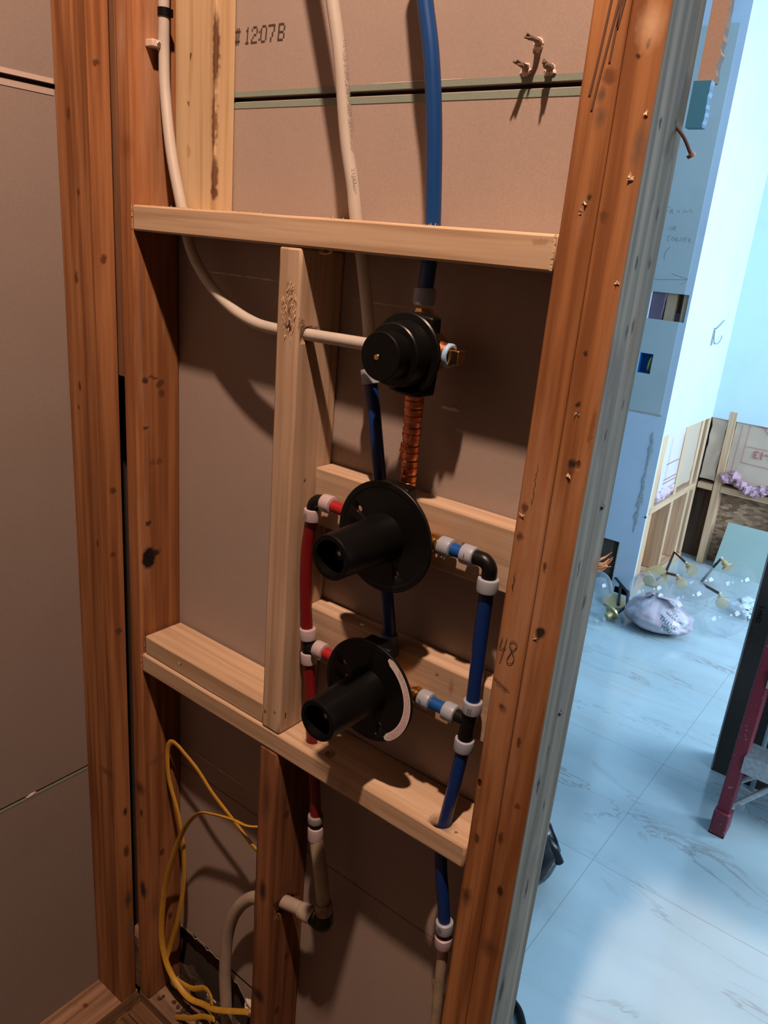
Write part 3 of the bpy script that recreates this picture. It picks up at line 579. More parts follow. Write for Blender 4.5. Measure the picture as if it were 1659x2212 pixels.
def mixing_valve(name, lab, x, z, R, hol, slot):
    t = thing(name, lab, 'valve', (x, .0, z), 'mixing valves')
    valve_disc(t, x, z, R, 0, hol)
    part(M().lathe([(0, .034), (.030, .031), (.104, .0292), (.105, .0282), (.105, .0225), (.060, .0215), (.060, .002)], (x, .0, z), (0, -1, 0), 56, caps=False), 'sleeve', blackm, t, ang=25)
    part(M().lathe([(0, .013), (.03, .013), (.031, .008), (.036, .0075), (.0365, .002)], (x, -.052, z), (0, -1, 0), 28), 'stem', blackp, t)
    part(M().lathe([(0, .0032), (.001, .003), (.0014, .001)], (x+.002, -.089, z+.002), (0, -1, 0), 16), 'stem_screw', steel, t)
    part(M().cyl((x, .006, z), (x, .050, z), .027, seg=32), 'valve_body', brass, t)
    part(M().cyl((x-.056, .03, z+.003), (x+.056, .03, z+.003), .0125, seg=28), 'cross_port', brass, t)
    part(M().box((x-.02, .004, z+R-.022), (x+.03, .028, z+R-.004)), 'top_housing', blackm, t, bevel=.003)
    return t
v2 = mixing_valve('mixing_valve', 'middle black valve with long round sleeve and plain disc', .5325, 1.3295, .0765, [(-.0435, .028, .0048), (.0275, -.0435, .0042), (-.036, .0, .0075)], 0)
v3 = mixing_valve('mixing_valve', 'lowest black valve with long round sleeve and a curved white sticker', .5290, 1.0950, .0775, [(-.046, .025, .0048), (.026, -.044, .0042), (-.038, .002, .0075)], 0)
# curved sticker
m = M(); x0, z0 = .5290, 1.0950
A0, A1 = math.radians(63), math.radians(-58); n_ = 40; vs = []; fs = []
for i in range(n_+1):
    a = A0+(A1-A0)*i/n_; e = min(i, n_-i); ri = .0655+(0 if e > 1 else (.002 if e == 1 else .004)); ro = .0768-(0 if e > 1 else (.001 if e == 1 else .003))
    vs += [(x0+ri*math.cos(a), -.0006, z0+ri*math.sin(a)), (x0+ro*math.cos(a), -.0006, z0+ro*math.sin(a))]
for i in range(n_): fs.append((2*i, 2*i+1, 2*i+3, 2*i+2))
m.add(vs, fs); stk = part(m, 'warning_sticker', whitel, v3, smooth=False, label='curved white sticker with red print')
stk.location.y = -.0003
m = M(); random.seed(5)
for r_, a0, a1 in ((.0745, 46, -50), (.0718, 44, -52), (.0690, 22, -48)):
    a = a0
    while a > a1:
        k = random.randint(2, 6)
        for j in range(k):
            aa = math.radians(a); p = Vector((x0+r_*math.cos(aa), -.0012, z0+r_*math.sin(aa))); q = Vector((math.cos(aa), 0, math.sin(aa))); tt = Vector((-math.sin(aa), 0, math.cos(aa)))
            h = random.choice((.0007, .0009)); m.strip([p-q*h, p+q*h*random.uniform(.3, 1)+tt*random.uniform(-.0004, .0004)], .00032, (0, -1, 0), .0001)
            if random.random() < .6: m.strip([p-q*h*.8, p-q*h*.8-tt*.0007], .0003, (0, -1, 0), .0001)
            a -= .85
        a -= 1.1
part(m, 'sticker_print', redink, stk, smooth=False)
part(M().strip([(.551, -.0012, 1.036), (.5525, -.0012, 1.034)], .003, (0, -1, 0)), 'sticker_tail', whitel, stk, smooth=False)

def joint(t, pts, mat, lab=None, r=RB, nm='tube', sub=6):
    return part(M().tube(pts, r, 18, sub), nm, mat, t, label=lab)
def elbow(t, a, c, b, r=.0098, nm='elbow'):
    # from a through corner c to b
    a, c, b = map(Vector, (a, c, b)); d1 = (a-c).normalized(); d2 = (b-c).normalized()
    arc = [c+d1*.012*(1-k/6)**1.6+d2*.012*(k/6)**1.6 for k in range(7)]
    m = M().tube([a]+arc+[b], r, 16, 3); return part(m, nm, blackp, t)
xb = .6795; yb = .03
t = thing('blue_water_pipe', 'blue pipe run down the right side of the two lower valves, ending at the bottom', 'pipe', (xb, yb, .93))
for zc, x_ in ((1.3330, .5885), (1.1035, .5865)):
    c = part(M().lathe([(0, .0105), (.004, .0105), (.0045, .0130), (.008, .0130), (.0085, .0112), (.0115, .0112), (.012, .0125), (.0135, .0125), (.014, .0105), (.030, .0095)], (x_, yb, zc), (1, 0, 0), 32), 'brass_adapter', brass, t)
joint(t, [(.605, yb, 1.3330), (.632, yb, 1.3332), (.66, yb, 1.3335)], plastic('short_blue_pex', (.003, .07, .27), .35), r=.0088)
ring(t, (.6130, yb, 1.333), (1, 0, 0)); ring(t, (.6475, yb, 1.333), (1, 0, 0)); marks(t, (.6475, yb, 1.333), (-.0, -1, .15), (0, 0, 1), 1)
elbow(t, (.655, yb, 1.3335), (xb, yb, 1.3335), (xb, yb, 1.305))
ring(t, (xb, yb, 1.3030), (0, 0, 1), r=.0140)
joint(t, [(xb, yb, 1.305), (.6795, yb, 1.24), (.681, yb, 1.18), (.6820, yb, 1.125)], pex_b, r=.0094)
ring(t, (.6820, yb, 1.1270), (0, 0, 1)); marks(t, (.6820, yb, 1.126), (.25, -1, .0), (0, 0, 1), 3)
tee = M().tube([(.6818, yb, 1.127), (.6800, yb, 1.103), (.6780, yb-.001, 1.070)], .0105, 16, 4)
tee.cyl((.660, yb, 1.1020), (.680, yb, 1.1025), .0098, seg=18); part(tee, 'tee', blackp, t)
ring(t, (.6095, yb, 1.1035), (1, 0, 0)); marks(t, (.6095, yb, 1.1035), (-.2, -1, .1), (0, 0, 1), 3)
joint(t, [(.60, yb, 1.1035), (.63, yb, 1.1032), (.66, yb, 1.1025)], bpy.data.materials['short_blue_pex'], r=.0088)
ring(t, (.6500, yb, 1.1025), (1, 0, 0))
ring(t, (.6780, yb-.001, 1.0660), (.03, 0, 1), r=.0136)
joint(t, [(.6780, yb-.001, 1.070), (.6775, .027, 1.045), (.674, .022, .985), (.6700, .02, .936), (.6695, .02, .895), (.6745, .02, .8542), (.6840, .02, .8093), (.6915, .02, .7692), (.6930, .02, .755)], pex_b, r=.0090)
ring(t, (.6925, .02, .7620), (.1, 0, -1)); marks(t, (.6925, .02, .763), (0, -1, .1), (0, 0, 1), 3)
joint(t, [(.693, .02, .755), (.6935, .02, .742)], blackp, r=.0102, nm='coupling')
ring(t, (.6940, .02, .735), (.05, 0, -1), ring_p)
joint(t, [(.694, .02, .735), (.695, .022, .70), (.700, .03, .40), (.702, .035, .06)], old_w, r=RW)

t = thing('red_water_pipe', 'red pipe run left of the two lower valves, ending in old white pipe', 'pipe', (.38, .03, .93))
xr = .3800
joint(t, [(.478, .03, 1.3330), (.44, .03, 1.3345), (.40, .03, 1.3360)], plastic('short_red_pex', (.32, .010, .014), .35), r=.0088)
ring(t, (.4085, .03, 1.3360), (1, 0, 0), ring_p)
elbow(t, (.402, .03, 1.3362), (.3815, .03, 1.3360), (.3800, .03, 1.318))
ring(t, (.3795, .03, 1.3115), (.02, 0, 1), ring_p); marks(t, (.3795, .03, 1.312), (-.1, -1, 0), (0, 0, 1), 3)
joint(t, [(.3797, .03, 1.315), (.3782, .03, 1.2979), (.3740, .029, 1.2594), (.3742, .029, 1.2064), (.3790, .03, 1.1462), (.3845, .03, 1.112)], pex_r, r=.0090)
ring(t, (.3845, .03, 1.1175), (-.1, 0, 1), ring_p)
tee = M().tube([(.3850, .03, 1.118), (.3868, .03, 1.099), (.3895, .03, 1.074)], .0100, 16, 4); tee.cyl((.388, .03, 1.0985), (.405, .03, 1.0995), .0098, seg=18); part(tee, 'tee', blackp, t)
ring(t, (.4120, .03, 1.1000), (1, 0, 0), ring_p)
joint(t, [(.405, .03, 1.0999), (.44, .03, 1.0990), (.475, .03, 1.0980)], bpy.data.materials['short_red_pex'], r=.0088)
ring(t, (.3895, .03, 1.0775), (-.1, 0, 1), ring_p)
joint(t, [(.389, .03, 1.08), (.3930, .03, 1.045), (.4000, .03, .995), (.4060, .03, .936), (.411, .03, .895), (.4173, .03, .8575), (.4248, .03, .798)], pex_r, r=.0090)
ring(t, (.4250, .03, .7900), (-.05, 0, 1), plastic('pex_ring_dull', (.22, .19, .19), .4), L=.014)
joint(t, [(.4255, .03, .787), (.4262, .03, .777)], blackp, r=.0115, nm='coupling')
ring(t, (.4272, .03, .7620), (-.05, 0, 1), ring_p, L=.026)
joint(t, [(.4275, .03, .76), (.4340, .03, .730), (.4430, .03, .6944), (.4520, .03, .650), (.4570, .03, .613)], old_w, 'old yellowed white pipe', r=.0118)
part(M().lathe([(0, .0140), (.003, .0145), (.021, .0145), (.023, .0135)], (.4545, .03, .632), (.06, 0, -.3), 28), 'crimp_band', plain('tarnished_band', (.28, .20, .14), .45, .4, var=.3), t)
elbow(t, (.4595, .03, .611), (.4630, .03, .584), (.435, .03, .5870), r=.0146)
joint(t, [(.445, .03, .5905), (.400, .032, .578), (.355, .034, .562), (.315, .036, .540), (.2926, .038, .5215), (.2715, .04, .505), (.2438, .04, .4686), (.2200, .04, .4156), (.207, .04, .3525), (.2037, .04, .2628), (.207, .04, .2044), (.213, .04, .1367), (.22, .045, .056)], hosew, 'old white pipe through the stub stud into the left bay', r=.0122)
part(M().lathe([(0, .0135), (.005, .0155), (.022, .0150), (.026, .0125)], (.4300, .03, .5860), (-1, 0, -.25), 28), 'ring', hosew, t)
m = M()
for i in range(18):
    a = i*.7; p = Vector((.361, .034+.0175*math.sin(a), .556+.0175*math.cos(a))); m.add([p, p+Vector((0, .003, 0)), p+Vector((random.uniform(.001, .004), random.uniform(-.002, .002), random.uniform(-.003, .004)))], [(0, 1, 2)])
part(m, 'splinter', splint_d, os_, smooth=False)['kind'] = 'stuff'

t = thing('yellow_cable', 'flat yellow electrical cable looped in the lower left bay', 'cable', (.06, .04, .06))
YA = [(.3195, .058, .598), (.300, .055, .607), (.2719, .045, .6203), (.2293, .045, .6398), (.1857, .045, .6597), (.1474, .045, .6787), (.1082, .045, .7057), (.0684, .045, .7229), (.0447, .045, .7312), (.0289, .045, .7293), (.0180, .045, .7143), (.0140, .045, .6887), (.0196, .045, .6334), (.0439, .045, .5764), (.0557, .045, .5336), (.0627, .047, .4816), (.0625, .047, .3945), (.0461, .045, .2863), (.0188, .045, .1902), (.0128, .036, .145)]
YB = [(.3195, .060, .6880), (.3000, .050, .6840), (.2681, .03, .6781), (.227, .03, .6683), (.172, .03, .6481), (.1338, .03, .628), (.1008, .03, .5871), (.0734, .03, .5321), (.0482, .03, .4597), (.0254, .03, .3803), (.0113, .03, .2853), (.0115, .03, .1972), (.0378, .03, .1402), (.0946, .03, .1149), (.1458, .03, .1352), (.2013, .022, .1728), (.29, .025, .24)]
for pts in (YA, YB): part(M().tube(pts, .002, 10, 6, flat=(.0060, .0024, (1, 0, .5))), 'cable_loop', yel, t)
part(M().tube([(.0401, .04, .1134), (.097, .04, .1304), (.1405, .04, .1662), (.170, .032, .176), (.178, .028, .1633)], .002, 10, 6, flat=(.0060, .0024, (0, .3, 1))), 'cable_loop', yel, t)
t = tag(M().tube([(.0810, .012, .0575), (.125, .012, .092), (.165, .016, .128), (.20, .016, .150)], .002, 10, 6, flat=(.0055, .0023, (0, .3, 1))).build('cable_end', yel), 'loose yellow cable end at the bottom of the left bay', 'cable')
# debris
dirt = plain('dark_debris', (.05, .03, .02), .95, bump=.6, var=.4); chipm = plain('pale_debris', (.40, .30, .24), .95, bump=.5, var=.2)
m = M(); random.seed(3)
for i in range(60):
    x = random.uniform(.01, .30); y = random.uniform(.012, .08); r = random.uniform(.002, .007); m.blob((x, y, PL+r*.4), (r, r*.8, r*.6), i, .5, 7, 5)
tag(m.build('rubble', dirt), 'dark crumbled rubble on the bottom plate in the left bay', 'rubble', kind='stuff')
for i, (c, r, lab) in enumerate((((.262, .070, .175), (.030, .010, .018), 'broken pale gypsum lump beside the stub stud at the bottom'), ((.17, .075, .070), (.05, .010, .020), 'dark broken drywall lump behind the white hose at the bottom'), ((.06, .075, .085), (.04, .008, .035), 'dark dusty scrap in the lower left corner of the bay'))):
    tag(M().blob(c, r, i*3+1, .6, 20, 12).build('plaster_lump', (gyps, dirt, dirt)[i], ang=20), lab, 'debris')
t = tag(M().prism([(0, 0), (.018, -.006), (.024, .006), (.02, .02), (.004, .024), (-.004, .012)], (.655, Dp-.004, .553), (1, 0, 0), (.1, 0, 1), (0, .002, 0)).build('paper_scrap', paper('scrap_cream', (.62, .52, .38), 5), smooth=False), 'small cream paper scrap beside the post at the bottom right of the bay', 'paper')
# ------------------------------------------------------------------ room beyond the doorway
FZ = .04; X1, Y1, YC = -.052, 3.05, 3.89
def tiles():
    k = N('marble_tile'); g = k.n('ShaderNodeNewGeometry').outputs['Position']
    s = k.n('ShaderNodeSeparateXYZ'); k.l(g, s.inputs[0])
    def line(o, off, per, w_):
        a = k.n('ShaderNodeMath', operation='SUBTRACT'); k.l(o, a.inputs[0]); a.inputs[1].default_value = off
        b = k.n('ShaderNodeMath', operation='PINGPONG'); k.l(a.outputs[0], b.inputs[0]); b.inputs[1].default_value = per/2
        c = k.n('ShaderNodeMath', operation='LESS_THAN'); k.l(b.outputs[0], c.inputs[0]); c.inputs[1].default_value = w_; return c.outputs[0]
    l1 = line(s.outputs[1], 1.7365, .611, .0013); l2 = line(s.outputs[0], .5775, 1.22, .0013)
    mx = k.n('ShaderNodeMath', operation='MAXIMUM'); k.l(l1, mx.inputs[0]); k.l(l2, mx.inputs[1])
    rot = k.n('ShaderNodeMapping'); rot.inputs['Rotation'].default_value = (0, 0, math.radians(-38)); rot.inputs['Scale'].default_value = (1.0, 3.2, 1); k.l(g, rot.inputs[0])
    n1 = k.n('ShaderNodeTexNoise'); n1.inputs['Scale'].default_value = 1.3; n1.inputs['Detail'].default_value = 8; n1.inputs['Roughness'].default_value = .62; n1.inputs['Distortion'].default_value = 1.2; k.l(rot.outputs[0], n1.inputs['Vector'])
    veins = k.ramp(n1.outputs['Fac'], [(.485, (0, 0, 0)), (.5, (.75, .75, .75)), (.515, (0, 0, 0))])
    n2 = k.n('ShaderNodeTexNoise'); n2.inputs['Scale'].default_value = 1.7; n2.inputs['Detail'].default_value = 5; k.l(rot.outputs[0], n2.inputs['Vector'])
    msk = k.ramp(n2.outputs['Fac'], [(.46, (0, 0, 0)), (.62, (1, 1, 1))])
    c = k.ramp(n2.outputs['Fac'], [(.35, (.47, .58, .61)), (.65, (.41, .515, .55))])
    n3 = k.ramp(n1.outputs['Fac'], [(.58, (0, 0, 0)), (.72, (.5, .5, .5))])
    c = k.mix(n3, c, (.42, .41, .41)); f = k.mix(1.0, veins, msk, 'MULTIPLY'); c = k.mix(f, c, (.27, .24, .23))
    # warm dust smear marks
    c = k.mix(mx.outputs[0], c, (.33, .36, .38))
    return k.done(c, .13, normal=None, spec=.6)
tile = tiles()
struct(M().box((-2.2, .1005, -.02), (2.7, 5.6, FZ)).build('floor', tile, smooth=False))
paint = paper('white_paint', (.57, .69, .78), 11, .02); paint2 = paper('pale_blue_paint', (.62, .72, .84), 12, .03); greenb = paper('grey_green_board', (.50, .57, .57), 13, .04)
# near wall with cut openings: built as slabs around the holes
xl, xr_ = -2.2, X1
def slab(name, a, b, mat): return struct(M().box(a, b).build(name, mat, smooth=False))
H1 = (-.242, -.065, 1.460, 1.586); H2 = (-.242, -.176, 1.200, 1.297); H3 = (-.30, -.160, .095, .320)
zs = [FZ, H3[2], H3[3], H2[2], H2[3], H1[2], H1[3], 2.85]
hol = {1: H3, 3: H2, 5: H1}
for i in range(7):
    z0_, z1_ = zs[i], zs[i+1]
    if i in hol:
        h = hol[i]; slab('wall_far', (xl, Y1, z0_), (h[0], Y1+.0125, z1_), paint2); slab('wall_far', (h[1], Y1, z0_), (xr_, Y1+.0125, z1_), paint2)
    else: slab('wall_far', (xl, Y1, z0_), (xr_, Y1+.0125, z1_), paint2)
# bare grey-green area as a thin skim on the wall, with the same holes
yb_ = Y1-.0012
def skim(x0, x1, z0_, z1_): return struct(M().box((x0, yb_, z0_), (x1, Y1, z1_)).build('trim_3', greenb, smooth=False))
def rx(z): return -.088+(.0-.0)*z
skim(-1.2, -.086, 1.586, 2.69); skim(-1.2, -.242, 1.46, 1.586); skim(-.065-.0, -.0649, 1.46, 1.461)
skim(-1.2, -.086, 1.297, 1.46); skim(-1.2, -.242, 1.20, 1.297); skim(-.176, -.086, 1.20, 1.297); skim(-1.2, -.086, 1.012, 1.20)
m = M()
for i in range(14): m.blob((-.30+.016*i, yb_+.0005, 1.012+.006*noise.noise(Vector((i, 0, 0)))), (.014, .0012, .006), i, .4, 8, 5)
tag(m.build('joint_compound', plain('beige_compound', (.44, .42, .36), .9)), 'beige compound ridge along the lower edge of the bare grey-green wall patch', 'plaster')
m = M()
for i in range(16): m.blob((-.10+.012*noise.noise(Vector((i*.7, 3, 0))), Y1-.0015, .42+.032*i), (.010*(.4+abs(noise.noise(Vector((i*.9, 0, 0))))*2), .0006, .022), i, .9, 12, 6)
tag(m.build('adhesive_smear', plain('grey_smear', (.40, .45, .47), .9)), 'grey rough adhesive smear down the pale blue wall near its corner', 'plaster')
tag(M().blob((-.055, Y1-.001, .49), (.006, .003, .006), 2).build('nail', plain('far_nail', (.05, .05, .06), .6)), 'dark nail low on the wall corner beyond the doorway', 'nail')
# cavity behind openings
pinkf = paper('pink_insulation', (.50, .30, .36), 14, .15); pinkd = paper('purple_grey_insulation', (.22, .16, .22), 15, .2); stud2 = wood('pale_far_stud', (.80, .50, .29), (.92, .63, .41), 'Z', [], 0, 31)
studX = wood('pale_far_plate', (.78, .49, .29), (.90, .62, .41), 'X', [], 0, 32); studY = wood('pale_far_plate_side', (.78, .49, .29), (.90, .62, .41), 'Y', [], 0, 33)
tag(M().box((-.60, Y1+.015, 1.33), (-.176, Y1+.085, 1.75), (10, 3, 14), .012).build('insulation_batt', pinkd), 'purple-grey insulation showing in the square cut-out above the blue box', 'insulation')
tag(M().box((-.172, Y1+.020, FZ), (-.125, Y1+.10, 2.8)).build('far_stud', stud2, bevel=.002), 'tan stud inside the square cut-out of the wall beyond', 'stud')
tag(M().box((-.092, Y1+.014, FZ), (-.056, Y1+.10, 2.8)).build('far_stud', stud2, bevel=.002), 'tan stud at the right edge inside the square cut-out', 'stud')
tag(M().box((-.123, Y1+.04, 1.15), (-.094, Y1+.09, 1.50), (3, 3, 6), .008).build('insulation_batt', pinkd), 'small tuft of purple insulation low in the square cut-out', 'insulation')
tag(M().box((-.55, Y1+.02, FZ), (-.176, Y1+.06, .40)).build('sheathing', wood('dark_sheathing', (.07, .055, .045), (.20, .15, .12), 'Z', [], 0, 35, .9), smooth=False), 'dark sheathing showing in the low opening beside the post', 'board')
t = thing('outlet_box', 'blue electrical outlet box recessed in the wall beyond, yellow cable inside', 'outlet box', (-.209, Y1, 1.20))
bb = plain('blue_box', (.01, .16, .48), .45)
m = M(); x0_, x1_, z0_, z1_ = H2
m.box((x0_, Y1+.05, z0_), (x1_, Y1+.053, z1_)); m.box((x0_, Y1+.002, z0_), (x0_+.002, Y1+.05, z1_)); m.box((x1_-.002, Y1+.002, z0_), (x1_, Y1+.05, z1_)); m.box((x0_, Y1+.002, z0_), (x1_, Y1+.05, z0_+.002)); m.box((x0_, Y1+.002, z1_-.002), (x1_, Y1+.05, z1_))
part(m, 'box_shell', bb, t, smooth=False)
part(M().tube([(-.20, Y1+.03, 1.205), (-.195, Y1+.012, 1.235), (-.190, Y1+.012, 1.27), (-.184, Y1+.02, 1.275), (-.184, Y1+.02, 1.235), (-.19, Y1+.03, 1.21)], .005, 10, 5), 'cable_loop', plain('olive_cable', (.32, .40, .06), .5), t)
# handwriting and arrow
hand = plain('pencil_far', (.20, .22, .21), .9)
WR = [[(-.250, 1.93), (-.250, 1.958)], [(-.250, 1.958), (-.232, 1.962)], [(-.250, 1.945), (-.238, 1.947)], [(-.228, 1.932), (-.226, 1.952), (-.216, 1.952), (-.217, 1.944), (-.226, 1.943)], [(-.222, 1.943), (-.212, 1.933)],
    [(-.200, 1.936), (-.192, 1.953), (-.183, 1.937)], [(-.168, 1.936), (-.164, 1.955), (-.152, 1.942), (-.138, 1.958), (-.130, 1.94)],
    [(-.216, 1.862), (-.214, 1.878), (-.202, 1.862), (-.200, 1.88)], [(-.186, 1.88), (-.196, 1.879), (-.197, 1.863), (-.184, 1.865)], [(-.196, 1.872), (-.187, 1.873)],
    [(-.205, 1.838), (-.217, 1.834), (-.216, 1.815), (-.203, 1.817)], [(-.192, 1.834), (-.198, 1.825), (-.192, 1.816), (-.185, 1.824), (-.191, 1.834)], [(-.178, 1.815), (-.177, 1.834), (-.168, 1.830), (-.177, 1.824), (-.166, 1.815)],
    [(-.158, 1.815), (-.157, 1.833), (-.146, 1.817), (-.145, 1.835)], [(-.128, 1.835), (-.137, 1.834), (-.137, 1.817), (-.127, 1.818)], [(-.137, 1.826), (-.129, 1.827)], [(-.118, 1.816), (-.117, 1.834), (-.109, 1.830), (-.117, 1.825), (-.106, 1.815)],
    [(-.198, 1.79), (-.212, 1.77), (-.216, 1.745), (-.210, 1.73)], [(-.240, 1.640), (-.090, 1.652)], [(-.165, 1.672), (-.086, 1.655), (-.112, 1.628)]]
t = thing('wall_handwriting', 'faint pencilled words FROM THE CORNER with an arrow on the bare wall beyond', 'writing', (-.16, yb_, 1.64))
for nm, z0_, z1_ in (('word', 1.90, 2.0), ('word', 1.85, 1.89), ('word', 1.80, 1.845), ('curved_mark', 1.70, 1.80), ('arrow', 1.60, 1.69)):
    m = M()
    for pts in WR:
        if z0_ < pts[0][1] < z1_: m.strip([(x, yb_-.0004, z) for x, z in pts], .0018, (0, -1, 0), .0002)
    part(m, nm, hand, t, smooth=False)

# side wall facing the window, far wall, open framing below z = .91
CZ = .912
slab('wall_side', (X1-.0125, Y1+.0125, CZ), (X1, YC, 2.85), paint); slab('wall_corner', (X1-.0125, YC, CZ+.0), (2.7, YC+.0125, 2.85), paint)
struct(M().box((-2.2, .1, 2.85), (2.7, 5.6, 2.88)).build('ceiling', paint, smooth=False))
slab('wall_east', (2.7, .1, FZ), (2.72, 5.6, .9), paint); slab('wall_east', (2.7, .1, 2.6), (2.72, 5.6, 2.85), paint); slab('wall_east', (2.7, .1, .9), (2.72, 1.75, 2.6), paint); slab('wall_east', (2.7, 3.8, .9), (2.72, 5.6, 2.6), paint)
slab('wall_west', (-2.2, .1, FZ), (-2.18, Y1, 2.85), paint); slab('wall_north', (X1-.2, YC+.13, FZ), (2.7, YC+.15, CZ), paint)
ply = wood('orange_plywood_sheath', (.52, .23, .09), (.66, .33, .15), 'Z', [], .05, 41, .8); 
def osb():
    k = N('strand_board'); v = k.n('ShaderNodeTexVoronoi'); v.inputs['Scale'].default_value = 1; k.l(k.pos((26, 26, 60)), v.inputs['Vector']); s = k.n('ShaderNodeSeparateColor'); k.l(v.outputs['Color'], s.inputs[0])
    c = k.ramp(s.outputs[0], [(.1, (.22, .12, .07)), (.5, (.42, .26, .16)), (.9, (.56, .38, .25))]); n1 = k.noise((16, 16, 60), 1, 5); c = k.mix(k.ramp(n1, [(.45, (0, 0, 0)), (.7, (.6, .6, .6))]), c, (.24, .14, .09)); return k.done(c, .8)
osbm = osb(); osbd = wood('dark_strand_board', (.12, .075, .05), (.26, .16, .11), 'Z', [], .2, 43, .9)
tag(M().box((X1-.125, Y1+.105, FZ), (X1-.112, YC+.10, .50)).build('plywood_sheet', ply, smooth=False), 'orange-brown plywood sheet behind the left wall framing, lower part', 'board')
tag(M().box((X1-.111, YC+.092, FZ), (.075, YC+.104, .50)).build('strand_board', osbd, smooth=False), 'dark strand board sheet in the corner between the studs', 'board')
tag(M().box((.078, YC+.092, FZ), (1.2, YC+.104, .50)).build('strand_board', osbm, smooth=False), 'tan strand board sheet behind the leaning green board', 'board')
SL = 'framing of the room beyond'
for (y, lab) in ((Y1+.004, 'pale end stud at the wall corner beyond the doorway'), (3.45, 'thin pale stud second in the left wall framing'), (3.735, 'pale stud third in the left wall framing')):
    tag(M().box((X1-.09, y, FZ+.04), (X1-.002, y+.038, CZ if y > 3.1 else 1.0)).build('wall_stud', stud2, bevel=.002), lab, 'stud')
tag(M().box((X1-.09, YC-.045, FZ+.04), (X1-.002, YC, CZ+.05)).build('wall_stud', stud2, bevel=.002), 'pale corner stud at the far end of the left wall framing', 'stud')
tag(M().box((X1-.09, Y1+.045, .490), (X1+.0, YC-.046, .528)).build('wall_blocking', studY, bevel=.002), 'pale horizontal blocking in the left wall framing', 'blocking')
tag(M().box((X1+.002, YC+.0, .490), (.036, YC+.088, .526)).build('wall_blocking', studX, bevel=.002), 'short pale blocking in the corner between two far studs', 'blocking')
tag(M().box((.081, YC, .490), (1.2, YC+.088, .528)).build('wall_blocking', studX, bevel=.002), 'long pale blocking right of the far stud under the insulation', 'blocking')
tag(M().box((.040, YC-.002, FZ), (.0795, YC+.088, CZ+.05)).build('wall_stud', stud2, bevel=.002), 'tall pale stud on the far wall right of the corner', 'stud')
tag(M().box((.48, YC-.002, FZ), (.52, YC+.088, CZ+.05)).build('wall_stud', stud2, bevel=.002), 'far wall stud hidden past the tall dark box', 'stud')
tag(M().box((X1-.09, Y1+.0, FZ), (X1+.0, YC, FZ+.038)).build('wall_blocking', studY, bevel=.002), 'pale floor plate of the left wall framing', 'blocking')
kr2 = paper('kraft_facing', (.52, .40, .30), 21, .08); krp = paper('pale_facing', (.60, .54, .53), 22, .05)
b = tag(M().box((.0815, YC+.012, .55), (.478, YC+.08, CZ+.04), (14, 2, 12), .006).build('insulation_batt', kr2), 'kraft-faced insulation batt with red print right of the far stud', 'insulation')
red2 = plain('red_print', (.45, .10, .11), .8)
yk = YC+.0045
m = M(); 
for pts in ([(.158, .92), (.153, .69)], [(.153, .69), (.42, .683)], [(.164, .785), (.42, .785)], [(.118, .90), (.114, .60)]): m.strip([(x, yk, z) for x, z in pts], .0028, (0, -1, 0), .0002)
vs, fs = textmesh('R-13', .062, (.325, yk, .770), (-1, 0, 0), (0, 0, -1), (0, -1, 0), .0004, bold=.02); m.add(vs, fs)
m.strip([(.235, yk, .90), (.262, yk, .865), (.275, yk, .915)], .006, (0, -1, 0)); m.strip([(.19, yk, .912), (.25, yk, .905)], .005, (0, -1, 0))
part(m, 'red_print', red2, b, smooth=False, label='red outline and upside-down R-13')
tag(M().box((X1+.004, YC+.008, .55), (.036, YC+.08, CZ+.04), (8, 2, 14), .014).build('insulation_batt', kr2, ang=18), 'crumpled brown kraft insulation in the far corner', 'insulation')
tag(M().box((X1-.085, 3.156, .60), (X1-.006, 3.445, CZ+.03), (2, 6, 8), .004).build('insulation_batt', krp), 'pale faced insulation batt nearest on the left wall framing', 'insulation')
b2 = [o for o in bpy.data.objects if o.name.startswith('insulation_batt')][-1]
m = M(); xk = X1-.001
for z in (.74, .655, .635): m.strip([(xk, 3.22, z), (xk, 3.42, z)], .003, (1, 0, 0), .001)
for y in (3.24, 3.42): m.strip([(xk, y, .62), (xk, y, .88)], .003, (1, 0, 0), .001)
part(m, 'red_print', red2, b2, smooth=False)
tag(M().box((X1-.085, 3.495, .56), (X1-.008, 3.73, CZ+.03), (2, 5, 8), .006).build('insulation_batt', kr2), 'brown faced insulation batt between the second and third left wall studs', 'insulation')
m = M(); random.seed(8)
for i in range(9): m.blob((.10+.042*i, YC-.012, .557+.018*math.sin(i*1.3)+(.03 if i < 2 else 0)), (.034, .035, .026), i, .5, 16, 10)
tag(m.build('insulation_fluff', pinkf), 'pink insulation fluff bulging over the long far blocking', 'insulation')
m = M()
for i in range(5): m.blob((X1-.02, 3.18+.05*i, .570+.012*math.sin(i*2)), (.030, .035, .030), i+20, .5, 16, 10)
tag(m.build('insulation_fluff', paper('pale_pink_insulation', (.62, .46, .52), 16, .1)), 'pale pink insulation fluff on the left wall blocking near the corner edge', 'insulation')
gb = paper('green_board', (.38, .50, .47), 23, .03)
tag(M().add([(.150, YC-.06, FZ), (.50, YC-.06, FZ), (.50, YC-.017, .335), (.172, YC-.017, .333), (.150, YC-.047, FZ), (.50, YC-.047, FZ), (.50, YC-.004, .335), (.172, YC-.004, .333)], [(0, 1, 2, 3), (4, 7, 6, 5), (0, 4, 5, 1), (1, 5, 6, 2), (2, 6, 7, 3), (3, 7, 4, 0)]).build('leaning_board', gb, smooth=False), 'pale green drywall offcut leaning on the far wall', 'board')
